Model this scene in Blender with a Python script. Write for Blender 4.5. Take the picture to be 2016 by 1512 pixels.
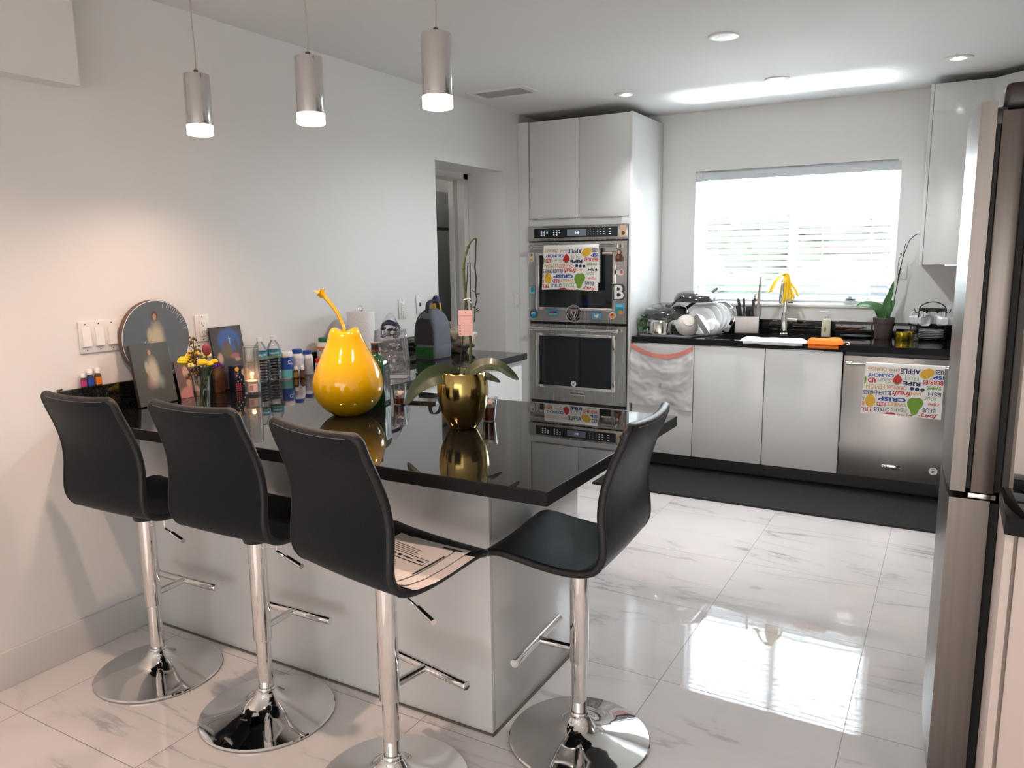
import bpy, bmesh, math, random
from mathutils import Vector, Matrix
S = bpy.context.scene
COL = S.collection
for _o in list(bpy.data.objects):
    bpy.data.objects.remove(_o)
PI = math.pi
random.seed(7)

# ---------------------------------------------------------------- camera
YAW, PITCH, ROLL, FPX = 0.518, 0.163, -0.0122, 1523.0
cam_d = bpy.data.cameras.new('camera')
cam_d.sensor_width = 36.0
cam_d.lens = FPX / 2016 * 36.0
cam_d.clip_start = 0.02
cam = bpy.data.objects.new('camera', cam_d)
COL.objects.link(cam)
_f = Vector((-math.sin(YAW) * math.cos(PITCH), math.cos(YAW) * math.cos(PITCH), -math.sin(PITCH)))
_r = Vector((math.cos(YAW), math.sin(YAW), 0))
_u = _r.cross(_f)
_rr = _r * math.cos(ROLL) + _u * math.sin(ROLL)
_uu = -_r * math.sin(ROLL) + _u * math.cos(ROLL)
_m = Matrix((_rr, _uu, -_f)).transposed().to_4x4()
_m.translation = Vector((2.8316, 0.0, 1.4881))
cam.matrix_world = _m
S.camera = cam

# ---------------------------------------------------------------- view, world, lights
S.view_settings.view_transform = 'Standard'
S.view_settings.look = 'None'
S.view_settings.gamma = 1.0
S.view_settings.use_curve_mapping = False
S.view_settings.exposure = 2.8
try:
    S.cycles.use_denoising = True
    S.cycles.max_bounces = 10
    S.cycles.transparent_max_bounces = 16
    S.cycles.sample_clamp_indirect = 6.0
    S.cycles.caustics_reflective = False
    S.cycles.caustics_refractive = False
    S.cycles.blur_glossy = 0.0
except Exception:
    pass
W = bpy.data.worlds.new('sky')
S.world = W
W.use_nodes = True
_bg = W.node_tree.nodes['Background']
_bg.inputs[0].default_value = (0.90, 0.96, 1.0, 1)
_bg.inputs[1].default_value = 5.6

def light(name, kind, loc, energy, col=(1, 1, 1), target=None, **kw):
    d = bpy.data.lights.new(name, kind)
    d.energy = energy
    d.color = col
    for k, v in kw.items():
        setattr(d, k, v)
    o = bpy.data.objects.new(name, d)
    COL.objects.link(o)
    o.location = loc
    if target is not None:
        o.rotation_euler = (Vector(target) - Vector(loc)).to_track_quat('-Z', 'Y').to_euler()
    return o

WARM = (1.0, 0.68, 0.52)
# sunlit patio outside the kitchen window throws light up through the slats
light('patio_glare', 'AREA', (1.83, 6.50, 0.50), 78, (0.95, 0.98, 1.0), (1.83, 5.50, 2.5), shape='RECTANGLE', size=1.8, size_y=0.45, spread=0.42)
# daylight entering through the kitchen window, then an added fill panel behind the camera
_p = light('kitchen_window_portal', 'AREA', (1.81, 5.90, 1.60), 1, (1, 1, 1), (1.81, 4.0, 1.6), shape='RECTANGLE', size=1.40, size_y=1.02)
try:
    _p.data.cycles.is_portal = True
except Exception:
    bpy.data.objects.remove(_p)
light('rear_fill_light', 'AREA', (2.6, -3.47, 1.2), 11.5, (1.0, 0.97, 0.95), (2.6, 2.0, 1.2), shape='RECTANGLE', size=3.6, size_y=2.2)
# warm downlight read off the stool shadow, then three added unseen fill spots
for _i, (_x, _y) in enumerate(((0.92, 1.12), (2.9, -0.6), (1.3, -1.4), (3.6, 0.9))):
    light('living_and_fill_spot', 'SPOT', (_x, _y, 2.49), (11, 7, 5.5, 6.5)[_i], WARM if _i == 0 else (1.0, 0.84, 0.75), (_x, _y, 0), spot_size=2.0, spot_blend=0.8, shadow_soft_size=0.03)

# ---------------------------------------------------------------- helpers: objects
def finish(me, mats, angle=0.6):
    for m in (mats if isinstance(mats, (list, tuple)) else [mats]):
        me.materials.append(m)
    for p in me.polygons:
        p.use_smooth = True
    try:
        me.set_sharp_from_angle(angle=angle)
    except Exception:
        pass

def obj(name, bm, mats, parent=None, loc=None, rot=None, angle=0.6):
    bmesh.ops.recalc_face_normals(bm, faces=[f for f in bm.faces])
    me = bpy.data.meshes.new(name)
    bm.to_mesh(me)
    bm.free()
    finish(me, mats, angle)
    o = bpy.data.objects.new(name, me)
    COL.objects.link(o)
    if parent is not None:
        o.parent = parent
    if loc is not None:
        o.location = loc
    if rot is not None:
        o.rotation_euler = rot
    return o

def tag(o, label, cat, group=None, kind=None):
    o['label'] = label
    o['category'] = cat
    if group:
        o['group'] = group
    if kind:
        o['kind'] = kind
    return o

def thing(name, label, cat, loc=(0, 0, 0), rz=0.0, group=None):
    o = bpy.data.objects.new(name, None)
    o.empty_display_size = 0.05
    COL.objects.link(o)
    o.location = loc
    o.rotation_euler = (0, 0, rz)
    return tag(o, label, cat, group)

def struct(name, bm, m, parent=None, **kw):
    o = obj(name, bm, m, parent, **kw)
    if parent is None:
        o['kind'] = 'structure'
    return o

def dup(root, loc, rz, label, group=None, rot=None):
    r = root.copy()
    COL.objects.link(r)
    r.location = loc
    r.rotation_euler = rot if rot is not None else (0, 0, rz)
    r['label'] = label
    if group:
        r['group'] = group
    for ch in list(root.children):
        c = ch.copy()
        COL.objects.link(c)
        c.parent = r
        for g in ch.children:
            d = g.copy()
            COL.objects.link(d)
            d.parent = c
    return r

# ---------------------------------------------------------------- helpers: geometry
def BM():
    return bmesh.new()

def T(x, y, z):
    return Matrix.Translation((x, y, z))

def R(a, ax):
    return Matrix.Rotation(a, 4, ax)

def xf(bm, vs, M):
    if M is not None:
        bmesh.ops.transform(bm, matrix=M, verts=vs)

def box(bm, x0, x1, y0, y1, z0, z1, mi=0, bev=0.0, seg=2, M=None):
    vs = [bm.verts.new(c) for c in ((x0, y0, z0), (x1, y0, z0), (x1, y1, z0), (x0, y1, z0), (x0, y0, z1), (x1, y0, z1), (x1, y1, z1), (x0, y1, z1))]
    fs = [bm.faces.new([vs[i] for i in q]) for q in ((0, 3, 2, 1), (4, 5, 6, 7), (0, 1, 5, 4), (1, 2, 6, 5), (2, 3, 7, 6), (3, 0, 4, 7))]
    for f in fs:
        f.material_index = mi
    if bev > 0:
        es = list({e for f in fs for e in f.edges})
        r = bmesh.ops.bevel(bm, geom=es, offset=bev, segments=seg, profile=0.5, affect='EDGES')
        for f in r['faces']:
            f.material_index = mi
        allv = list({v for f in r['faces'] for v in f.verts} | {v for v in vs if v.is_valid})
        # collect the whole island
        seen = set(allv)
        st = list(allv)
        while st:
            v = st.pop()
            for e in v.link_edges:
                w = e.other_vert(v)
                if w not in seen:
                    seen.add(w)
                    st.append(w)
        vs = list(seen)
    xf(bm, vs, M)
    return vs

def lathe(bm, prof, seg=32, M=None, mi=0, sx=1.0, sy=1.0, closed=False):
    rings, vs = [], []
    for (r, z) in prof:
        if r < 1e-6:
            v = bm.verts.new((0, 0, z))
            rings.append([v])
            vs.append(v)
        else:
            ring = [bm.verts.new((r * sx * math.cos(2 * PI * k / seg), r * sy * math.sin(2 * PI * k / seg), z)) for k in range(seg)]
            rings.append(ring)
            vs += ring
    prs = list(zip(rings, rings[1:]))
    if closed:
        prs.append((rings[-1], rings[0]))
    for a, b in prs:
        for k in range(seg):
            k2 = (k + 1) % seg
            if len(a) == 1 and len(b) == 1:
                continue
            if len(a) == 1:
                f = bm.faces.new((a[0], b[k2], b[k]))
            elif len(b) == 1:
                f = bm.faces.new((a[k], a[k2], b[0]))
            else:
                f = bm.faces.new((a[k], a[k2], b[k2], b[k]))
            f.material_index = mi
    if not closed:
        for ring in (rings[0], rings[-1]):
            if len(ring) > 2:
                f = bm.faces.new(ring)
                f.material_index = mi
    xf(bm, vs, M)
    return vs

def tube(bm, pts, r, seg=10, mi=0, closed=False, M=None):
    pts = [Vector(p) for p in pts]
    n = len(pts)
    rs = r if isinstance(r, (list, tuple)) else [r] * n
    rings, vs, up = [], [], None
    for i, p in enumerate(pts):
        if closed:
            t = pts[(i + 1) % n] - pts[i - 1]
        else:
            t = pts[min(i + 1, n - 1)] - pts[max(i - 1, 0)]
        t.normalize()
        if up is None:
            up = Vector((0, 0, 1)) if abs(t.z) < 0.9 else Vector((1, 0, 0))
        a = t.cross(up)
        if a.length < 1e-5:
            a = t.cross(Vector((0.3, 1, 0.2)))
        a.normalize()
        b = a.cross(t)
        b.normalize()
        up = b
        ring = [bm.verts.new(p + (a * math.cos(2 * PI * k / seg) + b * math.sin(2 * PI * k / seg)) * rs[i]) for k in range(seg)]
        rings.append(ring)
        vs += ring
    prs = list(zip(rings, rings[1:]))
    if closed:
        prs.append((rings[-1], rings[0]))
    for a, b in prs:
        for k in range(seg):
            k2 = (k + 1) % seg
            f = bm.faces.new((a[k], a[k2], b[k2], b[k]))
            f.material_index = mi
    if not closed:
        for ring in (rings[0], rings[-1]):
            f = bm.faces.new(ring)
            f.material_index = mi
    xf(bm, vs, M)
    return vs

def smooth(pts, n=6, closed=False):
    P = [Vector(p) for p in pts]
    out = []
    m = len(P)
    rng = range(m) if closed else range(m - 1)
    for i in rng:
        if closed:
            a, b, c, d = P[i - 1], P[i], P[(i + 1) % m], P[(i + 2) % m]
        else:
            a, b, c, d = P[max(i - 1, 0)], P[i], P[i + 1], P[min(i + 2, m - 1)]
        for k in range(n):
            t = k / n
            out.append(0.5 * ((2 * b) + (c - a) * t + (2 * a - 5 * b + 4 * c - d) * t * t + (3 * b - a - 3 * c + d) * t ** 3))
    if not closed:
        out.append(P[-1].copy())
    return out

def prism(bm, poly, z0, z1, M=None, mi=0):
    a = [bm.verts.new((x, y, z0)) for x, y in poly]
    b = [bm.verts.new((x, y, z1)) for x, y in poly]
    n = len(poly)
    fs = [bm.faces.new(list(reversed(a))), bm.faces.new(b)]
    for k in range(n):
        fs.append(bm.faces.new((a[k], a[(k + 1) % n], b[(k + 1) % n], b[k])))
    for f in fs:
        f.material_index = mi
    xf(bm, a + b, M)
    return a + b

def sheet(bm, fn, nu, nv, th=0.0, mi=0, M=None):
    """A surface fn(u,v)->Vector, thickened by th along its normal."""
    g = [[Vector(fn(i / nu, j / nv)) for j in range(nv + 1)] for i in range(nu + 1)]
    A = [[bm.verts.new(p) for p in row] for row in g]
    vs = [v for row in A for v in row]
    def quads(V, flip):
        for i in range(nu):
            for j in range(nv):
                q = (V[i][j], V[i + 1][j], V[i + 1][j + 1], V[i][j + 1])
                f = bm.faces.new(tuple(reversed(q)) if flip else q)
                f.material_index = mi
    quads(A, False)
    if th:
        B = []
        for i in range(nu + 1):
            row = []
            for j in range(nv + 1):
                du = g[min(i + 1, nu)][j] - g[max(i - 1, 0)][j]
                dv = g[i][min(j + 1, nv)] - g[i][max(j - 1, 0)]
                n = du.cross(dv)
                if n.length < 1e-12:
                    n = Vector((0, 0, 1))
                n.normalize()
                row.append(bm.verts.new(g[i][j] - n * th))
            B.append(row)
        vs += [v for row in B for v in row]
        quads(B, True)
        edge = [(i, 0) for i in range(nu)] + [(nu, j) for j in range(nv)] + [(i, nv) for i in range(nu, 0, -1)] + [(0, j) for j in range(nv, 0, -1)]
        for k, (i, j) in enumerate(edge):
            i2, j2 = edge[(k + 1) % len(edge)]
            f = bm.faces.new((A[i][j], B[i][j], B[i2][j2], A[i2][j2]))
            f.material_index = mi
    xf(bm, vs, M)
    return vs

def ball(bm, c, r, sub=2, sx=1, sy=1, sz=1, mi=0, M=None):
    ret = bmesh.ops.create_icosphere(bm, subdivisions=sub, radius=r)
    vs = ret['verts']
    fs = {f for v in vs for f in v.link_faces}
    for f in fs:
        f.material_index = mi
    bmesh.ops.transform(bm, matrix=(T(*c) @ (M or Matrix()) @ Matrix.Diagonal((sx, sy, sz, 1))), verts=vs)
    return vs

def text(bm, s, w, h, M=None, mi=0, bold=0.0, shear=0.0, warp=None, ext=0.0):
    """Lettering s fitted into w x h around the origin of the XY plane."""
    cu = bpy.data.curves.new('lettering', 'FONT')
    cu.body = s
    cu.size = 1.0
    cu.offset = bold
    cu.shear = shear
    cu.resolution_u = 3
    cu.fill_mode = 'BOTH' if ext else 'FRONT'
    cu.extrude = 0.0
    ob = bpy.data.objects.new('lettering', cu)
    me = bpy.data.meshes.new_from_object(ob)
    co = [v.co.copy() for v in me.vertices]
    polys = [list(p.vertices) for p in me.polygons]
    bpy.data.objects.remove(ob)
    bpy.data.curves.remove(cu)
    bpy.data.meshes.remove(me)
    if not co:
        return []
    x0, x1 = min(c.x for c in co), max(c.x for c in co)
    y0, y1 = min(c.y for c in co), max(c.y for c in co)
    sx, sy = w / max(x1 - x0, 1e-6), h / max(y1 - y0, 1e-6)
    vs = []
    for c in co:
        p = Vector(((c.x - (x0 + x1) / 2) * sx, (c.y - (y0 + y1) / 2) * sy, 0))
        if M is not None:
            p = M @ p
        if warp is not None:
            p = warp(p)
        vs.append(bm.verts.new(p))
    for q in polys:
        try:
            f = bm.faces.new([vs[i] for i in q])
            f.material_index = mi
        except Exception:
            pass
    return vs

def blob2d(bm, poly, warp, mi=0):
    vs = [bm.verts.new(warp(Vector((x, y, 0)))) for x, y in poly]
    f = bm.faces.new(vs)
    f.material_index = mi
    bmesh.ops.triangulate(bm, faces=[f])

def ell(cx, cy, rx, ry, n=24, a=0.0):
    return [(cx + rx * math.cos(2 * PI * k / n) * math.cos(a) - ry * math.sin(2 * PI * k / n) * math.sin(a),
             cy + rx * math.cos(2 * PI * k / n) * math.sin(a) + ry * math.sin(2 * PI * k / n) * math.cos(a)) for k in range(n)]

# ---------------------------------------------------------------- helpers: materials
def mat(name, col, rough=0.5, metal=0.0, noise=0.0, nscale=8.0, bump=0.0, bscale=60.0, coat=0.0, trans=0.0, ior=1.45, emit=None, estr=0.0, spec=None, sheen=0.0, sss=0.0, col2=None, stretch=None, rnoise=0.0):
    m = bpy.data.materials.new(name)
    m.use_nodes = True
    nt = m.node_tree
    b = nt.nodes['Principled BSDF']
    b.inputs['Base Color'].default_value = (*col, 1)
    b.inputs['Roughness'].default_value = rough
    b.inputs['Metallic'].default_value = metal
    b.inputs['IOR'].default_value = ior
    b.inputs['Coat Weight'].default_value = coat
    b.inputs['Coat Roughness'].default_value = 0.04
    b.inputs['Transmission Weight'].default_value = trans
    if spec is not None:
        b.inputs['Specular IOR Level'].default_value = spec
    if sheen:
        b.inputs['Sheen Weight'].default_value = sheen
    if sss:
        b.inputs['Subsurface Weight'].default_value = sss
        b.inputs['Subsurface Radius'].default_value = (0.02, 0.01, 0.006)
        b.inputs['Subsurface Scale'].default_value = 0.3
    if emit is not None:
        b.inputs['Emission Color'].default_value = (*emit, 1)
        b.inputs['Emission Strength'].default_value = estr
    tc = nt.nodes.new('ShaderNodeTexCoord')
    src = tc.outputs['Object']
    if stretch is not None:
        mp = nt.nodes.new('ShaderNodeMapping')
        mp.inputs['Scale'].default_value = stretch
        nt.links.new(src, mp.inputs['Vector'])
        src = mp.outputs['Vector']
    if noise > 0 or col2 is not None or rnoise > 0:
        n = nt.nodes.new('ShaderNodeTexNoise')
        n.inputs['Scale'].default_value = nscale
        n.inputs['Detail'].default_value = 4.0
        nt.links.new(src, n.inputs['Vector'])
        if noise > 0 or col2 is not None:
            mx = nt.nodes.new('ShaderNodeMix')
            mx.data_type = 'RGBA'
            c2 = col2 if col2 is not None else tuple(max(0, c * (1 - noise)) for c in col)
            mx.inputs[6].default_value = (*col, 1)
            mx.inputs[7].default_value = (*c2, 1)
            rp = nt.nodes.new('ShaderNodeMapRange')
            rp.inputs[1].default_value = 0.35
            rp.inputs[2].default_value = 0.65
            nt.links.new(n.outputs['Fac'], rp.inputs[0])
            nt.links.new(rp.outputs[0], mx.inputs[0])
            nt.links.new(mx.outputs[2], b.inputs['Base Color'])
        if rnoise > 0:
            rr = nt.nodes.new('ShaderNodeMapRange')
            rr.inputs[3].default_value = max(0.0, rough - rnoise)
            rr.inputs[4].default_value = rough + rnoise
            nt.links.new(n.outputs['Fac'], rr.inputs[0])
            nt.links.new(rr.outputs[0], b.inputs['Roughness'])
    if bump > 0:
        n2 = nt.nodes.new('ShaderNodeTexNoise')
        n2.inputs['Scale'].default_value = bscale
        n2.inputs['Detail'].default_value = 3.0
        nt.links.new(src, n2.inputs['Vector'])
        bp = nt.nodes.new('ShaderNodeBump')
        bp.inputs['Strength'].default_value = bump
        bp.inputs['Distance'].default_value = 0.01
        nt.links.new(n2.outputs['Fac'], bp.inputs['Height'])
        nt.links.new(bp.outputs[0], b.inputs['Normal'])
    return m

def clear_mat(name, tint=(1, 1, 1), gloss=0.15, rough=0.02, film=0.0, filmcol=(0.9, 0.9, 0.9), bump=0.0, bscale=20):
    """Thin clear pane, film or blown glass: straight-through light with a Fresnel shine."""
    m = bpy.data.materials.new(name)
    m.use_nodes = True
    nt = m.node_tree
    nt.nodes.remove(nt.nodes['Principled BSDF'])
    out = nt.nodes['Material Output']
    tr = nt.nodes.new('ShaderNodeBsdfTransparent')
    tr.inputs[0].default_value = (*tint, 1)
    gl = nt.nodes.new('ShaderNodeBsdfGlossy')
    gl.inputs['Roughness'].default_value = rough
    lw = nt.nodes.new('ShaderNodeFresnel')
    lw.inputs['IOR'].default_value = 1.45
    ad = nt.nodes.new('ShaderNodeMath')
    ad.operation = 'MULTIPLY_ADD'
    ad.inputs[1].default_value = 0.6
    ad.inputs[2].default_value = gloss
    ad.use_clamp = True
    nt.links.new(lw.outputs[0], ad.inputs[0])
    mx = nt.nodes.new('ShaderNodeMixShader')
    nt.links.new(ad.outputs[0], mx.inputs[0])
    base = tr.outputs[0]
    if film > 0:
        df = nt.nodes.new('ShaderNodeBsdfTranslucent')
        df.inputs[0].default_value = (*filmcol, 1)
        df2 = nt.nodes.new('ShaderNodeBsdfDiffuse')
        df2.inputs[0].default_value = (*filmcol, 1)
        mf = nt.nodes.new('ShaderNodeMixShader')
        mf.inputs[0].default_value = 0.85
        nt.links.new(df.outputs[0], mf.inputs[1])
        nt.links.new(df2.outputs[0], mf.inputs[2])
        m2 = nt.nodes.new('ShaderNodeMixShader')
        m2.inputs[0].default_value = film
        nt.links.new(tr.outputs[0], m2.inputs[1])
        nt.links.new(mf.outputs[0], m2.inputs[2])
        base = m2.outputs[0]
    if bump > 0:
        tc = nt.nodes.new('ShaderNodeTexCoord')
        n2 = nt.nodes.new('ShaderNodeTexNoise')
        n2.inputs['Scale'].default_value = bscale
        nt.links.new(tc.outputs['Object'], n2.inputs['Vector'])
        bp = nt.nodes.new('ShaderNodeBump')
        bp.inputs['Strength'].default_value = bump
        bp.inputs['Distance'].default_value = 0.02
        nt.links.new(n2.outputs['Fac'], bp.inputs['Height'])
        nt.links.new(bp.outputs[0], gl.inputs['Normal'])
        nt.links.new(bp.outputs[0], lw.inputs['Normal'])
    nt.links.new(base, mx.inputs[1])
    nt.links.new(gl.outputs[0], mx.inputs[2])
    nt.links.new(mx.outputs[0], out.inputs['Surface'])
    return m

M = {}
M['wall'] = mat('wall_paint', (0.76, 0.75, 0.73), 0.55, bump=0.02, bscale=220)
M['ceil'] = mat('ceiling_paint', (0.74, 0.735, 0.72), 0.75, bump=0.02, bscale=200)
M['trim'] = mat('white_trim_paint', (0.72, 0.71, 0.69), 0.35)
M['white_gloss'] = mat('white_lacquer', (0.70, 0.70, 0.69), 0.16, coat=0.15, noise=0.01)
M['grey_kick'] = mat('dark_grey_plinth', (0.055, 0.055, 0.055), 0.35)
M['steel'] = mat('brushed_steel', (0.50, 0.475, 0.45), 0.30, 1.0, noise=0.035, nscale=3, stretch=(26, 26, 0.5), rnoise=0.02)
M['steel_h'] = mat('soft_brushed_steel', (0.52, 0.50, 0.475), 0.27, 1.0, noise=0.025, nscale=3, stretch=(26, 26, 0.5), rnoise=0.02)
M['fridge_steel'] = mat('bronze_grey_steel', (0.185, 0.163, 0.148), 0.32, 1.0, noise=0.10, nscale=3, stretch=(30, 30, 0.4), rnoise=0.05)
M['fridge_front'] = mat('fridge_front_steel', (0.62, 0.60, 0.58), 0.10, 1.0, noise=0.05, nscale=3, stretch=(1, 30, 0.4))
M['fridge_body'] = mat('dark_fridge_side', (0.055, 0.045, 0.04), 0.4, 0.3)
M['chrome'] = mat('chrome', (0.80, 0.79, 0.78), 0.045, 1.0, noise=0.03, nscale=3)
M['pend_chrome'] = mat('pendant_chrome', (0.74, 0.73, 0.73), 0.09, 1.0, noise=0.03)
M['black_glass'] = mat('oven_black_glass', (0.006, 0.008, 0.010), 0.05, coat=0.3)
M['black'] = mat('black_plastic', (0.012, 0.012, 0.013), 0.35)
M['black_rubber'] = mat('black_gasket', (0.008, 0.008, 0.008), 0.6)
M['leather'] = mat('black_leather', (0.0065, 0.0085, 0.0115), 0.38, spec=0.14, bump=0.10, bscale=260, rnoise=0.05, nscale=14)
M['piping'] = mat('black_edge_binding', (0.008, 0.008, 0.009), 0.42, bump=0.2, bscale=300)
M['thread'] = mat('grey_stitch_thread', (0.20, 0.20, 0.20), 0.7)
M['yellow'] = mat('yellow_gloss_glaze', (0.72, 0.41, 0.0), 0.09, coat=0.6, noise=0.03)
M['gold'] = mat('polished_gold', (0.46, 0.33, 0.115), 0.14, 1.0, noise=0.16, nscale=7, bump=0.05, bscale=14)
M['leaf'] = mat('orchid_leaf_green', (0.042, 0.062, 0.026), 0.38, noise=0.35, nscale=10, coat=0.1)
M['leaf2'] = mat('fresh_leaf_green', (0.06, 0.17, 0.05), 0.4, noise=0.35, nscale=20)
M['stem'] = mat('green_stem', (0.07, 0.10, 0.02), 0.5, noise=0.5, nscale=30)
M['dry'] = mat('dried_dark_stem', (0.02, 0.017, 0.012), 0.7)
M['soil'] = mat('bark_mix', (0.05, 0.028, 0.015), 0.9, noise=0.6, nscale=60, bump=0.6, bscale=80)
M['white'] = mat('white_plastic', (0.78, 0.77, 0.75), 0.3)
M['plate_white'] = mat('white_wall_plate', (0.74, 0.72, 0.70), 0.3)
M['porcelain'] = mat('white_porcelain', (0.74, 0.75, 0.75), 0.12, coat=0.5)
M['porc_cream'] = mat('cream_porcelain', (0.66, 0.61, 0.56), 0.15, coat=0.5)
M['paper'] = mat('white_paper', (0.78, 0.76, 0.74), 0.7)
M['ink'] = mat('printed_ink', (0.03, 0.03, 0.035), 0.6)
M['ptowel'] = mat('quilted_paper', (0.80, 0.78, 0.76), 0.85, bump=0.35, bscale=90)
M['glass'] = clear_mat('clear_glass', (0.97, 0.98, 0.98), 0.03)
M['glass_body'] = clear_mat('thick_clear_glass', (0.96, 0.97, 0.97), 0.03, 0.03)
M['pane'] = clear_mat('window_pane', (0.97, 0.99, 0.99), 0.02)
M['plastic_clear'] = clear_mat('clear_bottle_plastic', (0.94, 0.95, 0.96), 0.05, 0.05, bump=0.15, bscale=40)
M['film'] = clear_mat('clear_bag_film', (0.84, 0.85, 0.87), 0.07, 0.06, film=0.10, filmcol=(0.8, 0.8, 0.86), bump=0.7, bscale=22)
M['trashfilm'] = clear_mat('white_bag_film', (0.9, 0.88, 0.88), 0.0, 0.35, film=0.68, filmcol=(0.88, 0.85, 0.85), bump=0.15, bscale=16)
M['water'] = clear_mat('water', (0.86, 0.90, 0.86), 0.06)
M['green_glass'] = mat('dark_green_glass', (0.006, 0.075, 0.02), 0.06, coat=0.6, noise=0.3, nscale=6)
M['navy'] = mat('navy', (0.016, 0.025, 0.10), 0.5)
M['blue'] = mat('royal_blue', (0.02, 0.07, 0.33), 0.4)
M['skyblue'] = mat('bottle_label_teal', (0.02, 0.22, 0.33), 0.4)
M['red'] = mat('red', (0.50, 0.02, 0.02), 0.4)
M['darkred'] = mat('dark_red', (0.20, 0.012, 0.012), 0.35)
M['coral'] = mat('coral', (0.72, 0.20, 0.11), 0.6)
M['mustard'] = mat('mustard', (0.62, 0.33, 0.05), 0.6)
M['lemon'] = mat('lemon_yellow', (0.70, 0.40, 0.03), 0.6, noise=0.1)
M['sage'] = mat('sage_green', (0.30, 0.36, 0.16), 0.7)
M['grass'] = mat('leaf_print_green', (0.16, 0.30, 0.03), 0.6, noise=0.1)
M['salmon'] = mat('salmon', (0.62, 0.25, 0.20), 0.6)
M['cloth'] = mat('white_cotton', (0.80, 0.77, 0.73), 0.85, bump=0.1, bscale=400)
M['microwhite'] = mat('white_microfibre', (0.82, 0.82, 0.86), 0.95, bump=0.4, bscale=200)
M['orange'] = mat('orange_microfibre', (0.95, 0.20, 0.02), 0.9, bump=0.4, bscale=200)
M['amber'] = mat('amber_glass', (0.09, 0.028, 0.006), 0.1, coat=0.5)
M['magenta'] = mat('magenta', (0.42, 0.02, 0.16), 0.4)
M['orange_p'] = mat('orange_label', (0.65, 0.19, 0.02), 0.45)
M['green'] = mat('green_lid', (0.01, 0.13, 0.05), 0.4)
M['grey_fabric'] = mat('grey_bag_fabric', (0.115, 0.125, 0.15), 0.8, bump=0.3, bscale=300, noise=0.15)
M['black_fabric'] = mat('charcoal_bag_fabric', (0.035, 0.033, 0.034), 0.85, bump=0.3, bscale=300)
M['green_fabric'] = mat('green_bag_trim', (0.012, 0.10, 0.02), 0.6)
M['kraft'] = mat('beige_plastic_bag', (0.47, 0.37, 0.29), 0.35, noise=0.2, nscale=20, bump=0.5, bscale=40)
M['pink'] = mat('pink_card', (0.80, 0.50, 0.46), 0.7)
M['terracotta'] = mat('brown_plastic_pot', (0.085, 0.062, 0.055), 0.45, noise=0.2, nscale=20)
M['goldtin'] = mat('gold_tin', (0.50, 0.36, 0.03), 0.25, 1.0)
M['blackmetal'] = mat('black_wire', (0.010, 0.010, 0.010), 0.4, 0.5)
M['nonstick'] = mat('nonstick_pan', (0.035, 0.034, 0.036), 0.16, coat=0.5, noise=0.2, nscale=6)
M['polished'] = mat('polished_steel', (0.74, 0.72, 0.70), 0.10, 1.0)
M['greytray'] = mat('grey_drain_mat', (0.16, 0.16, 0.175), 0.6, bump=0.2, bscale=120)
M['rubber_mat'] = mat('black_kitchen_mat', (0.014, 0.014, 0.015), 0.7, bump=0.8, bscale=90)
M['latex'] = mat('yellow_latex', (0.80, 0.52, 0.02), 0.45)
M['soap'] = mat('cream_soap_bottle', (0.62, 0.60, 0.46), 0.3)
def slat_mat():
    m = mat('white_blind_slat', (0.84, 0.86, 0.88), 0.4, noise=0.02)
    nt = m.node_tree
    tl = nt.nodes.new('ShaderNodeBsdfTranslucent')
    tl.inputs[0].default_value = (0.80, 0.83, 0.86, 1)
    mx = nt.nodes.new('ShaderNodeMixShader')
    mx.inputs[0].default_value = 0.35
    nt.links.new(nt.nodes['Principled BSDF'].outputs[0], mx.inputs[1])
    nt.links.new(tl.outputs[0], mx.inputs[2])
    nt.links.new(mx.outputs[0], nt.nodes['Material Output'].inputs['Surface'])
    return m
M['slat'] = slat_mat()
M['blindgrey'] = mat('blind_valance_grey_white', (0.62, 0.65, 0.69), 0.35)
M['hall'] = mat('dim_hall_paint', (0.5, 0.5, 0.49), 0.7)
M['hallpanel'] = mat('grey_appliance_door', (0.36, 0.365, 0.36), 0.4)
M['cream_cab'] = mat('beige_cabinet', (0.62, 0.53, 0.48), 0.4)
M['beige_wall'] = mat('beige_wall_paint', (0.58, 0.53, 0.48), 0.6)
M['brownstain'] = mat('dark_grout', (0.16, 0.14, 0.11), 0.9)

def granite():
    m = mat('black_granite', (0.006, 0.006, 0.007), 0.012, ior=1.62)
    nt = m.node_tree
    b = nt.nodes['Principled BSDF']
    tc = nt.nodes.new('ShaderNodeTexCoord')
    v = nt.nodes.new('ShaderNodeTexVoronoi')
    v.inputs['Scale'].default_value = 260
    nt.links.new(tc.outputs['Object'], v.inputs['Vector'])
    r = nt.nodes.new('ShaderNodeMapRange')
    r.inputs[1].default_value = 0.05
    r.inputs[2].default_value = 0.35
    r.inputs[3].default_value = 0.055
    r.inputs[4].default_value = 0.004
    nt.links.new(v.outputs['Distance'], r.inputs[0])
    nt.links.new(r.outputs[0], b.inputs['Base Color'])
    return m
M['granite'] = granite()
M['granite_edge'] = mat('honed_granite_edge', (0.008, 0.008, 0.009), 0.4, spec=0.2, bump=0.3, bscale=500)
def edge_slot(o):
    o.data.materials.append(M['granite_edge'])
    for p in o.data.polygons:
        if abs(p.normal.z) < 0.5:
            p.material_index = 1
    return o

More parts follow.
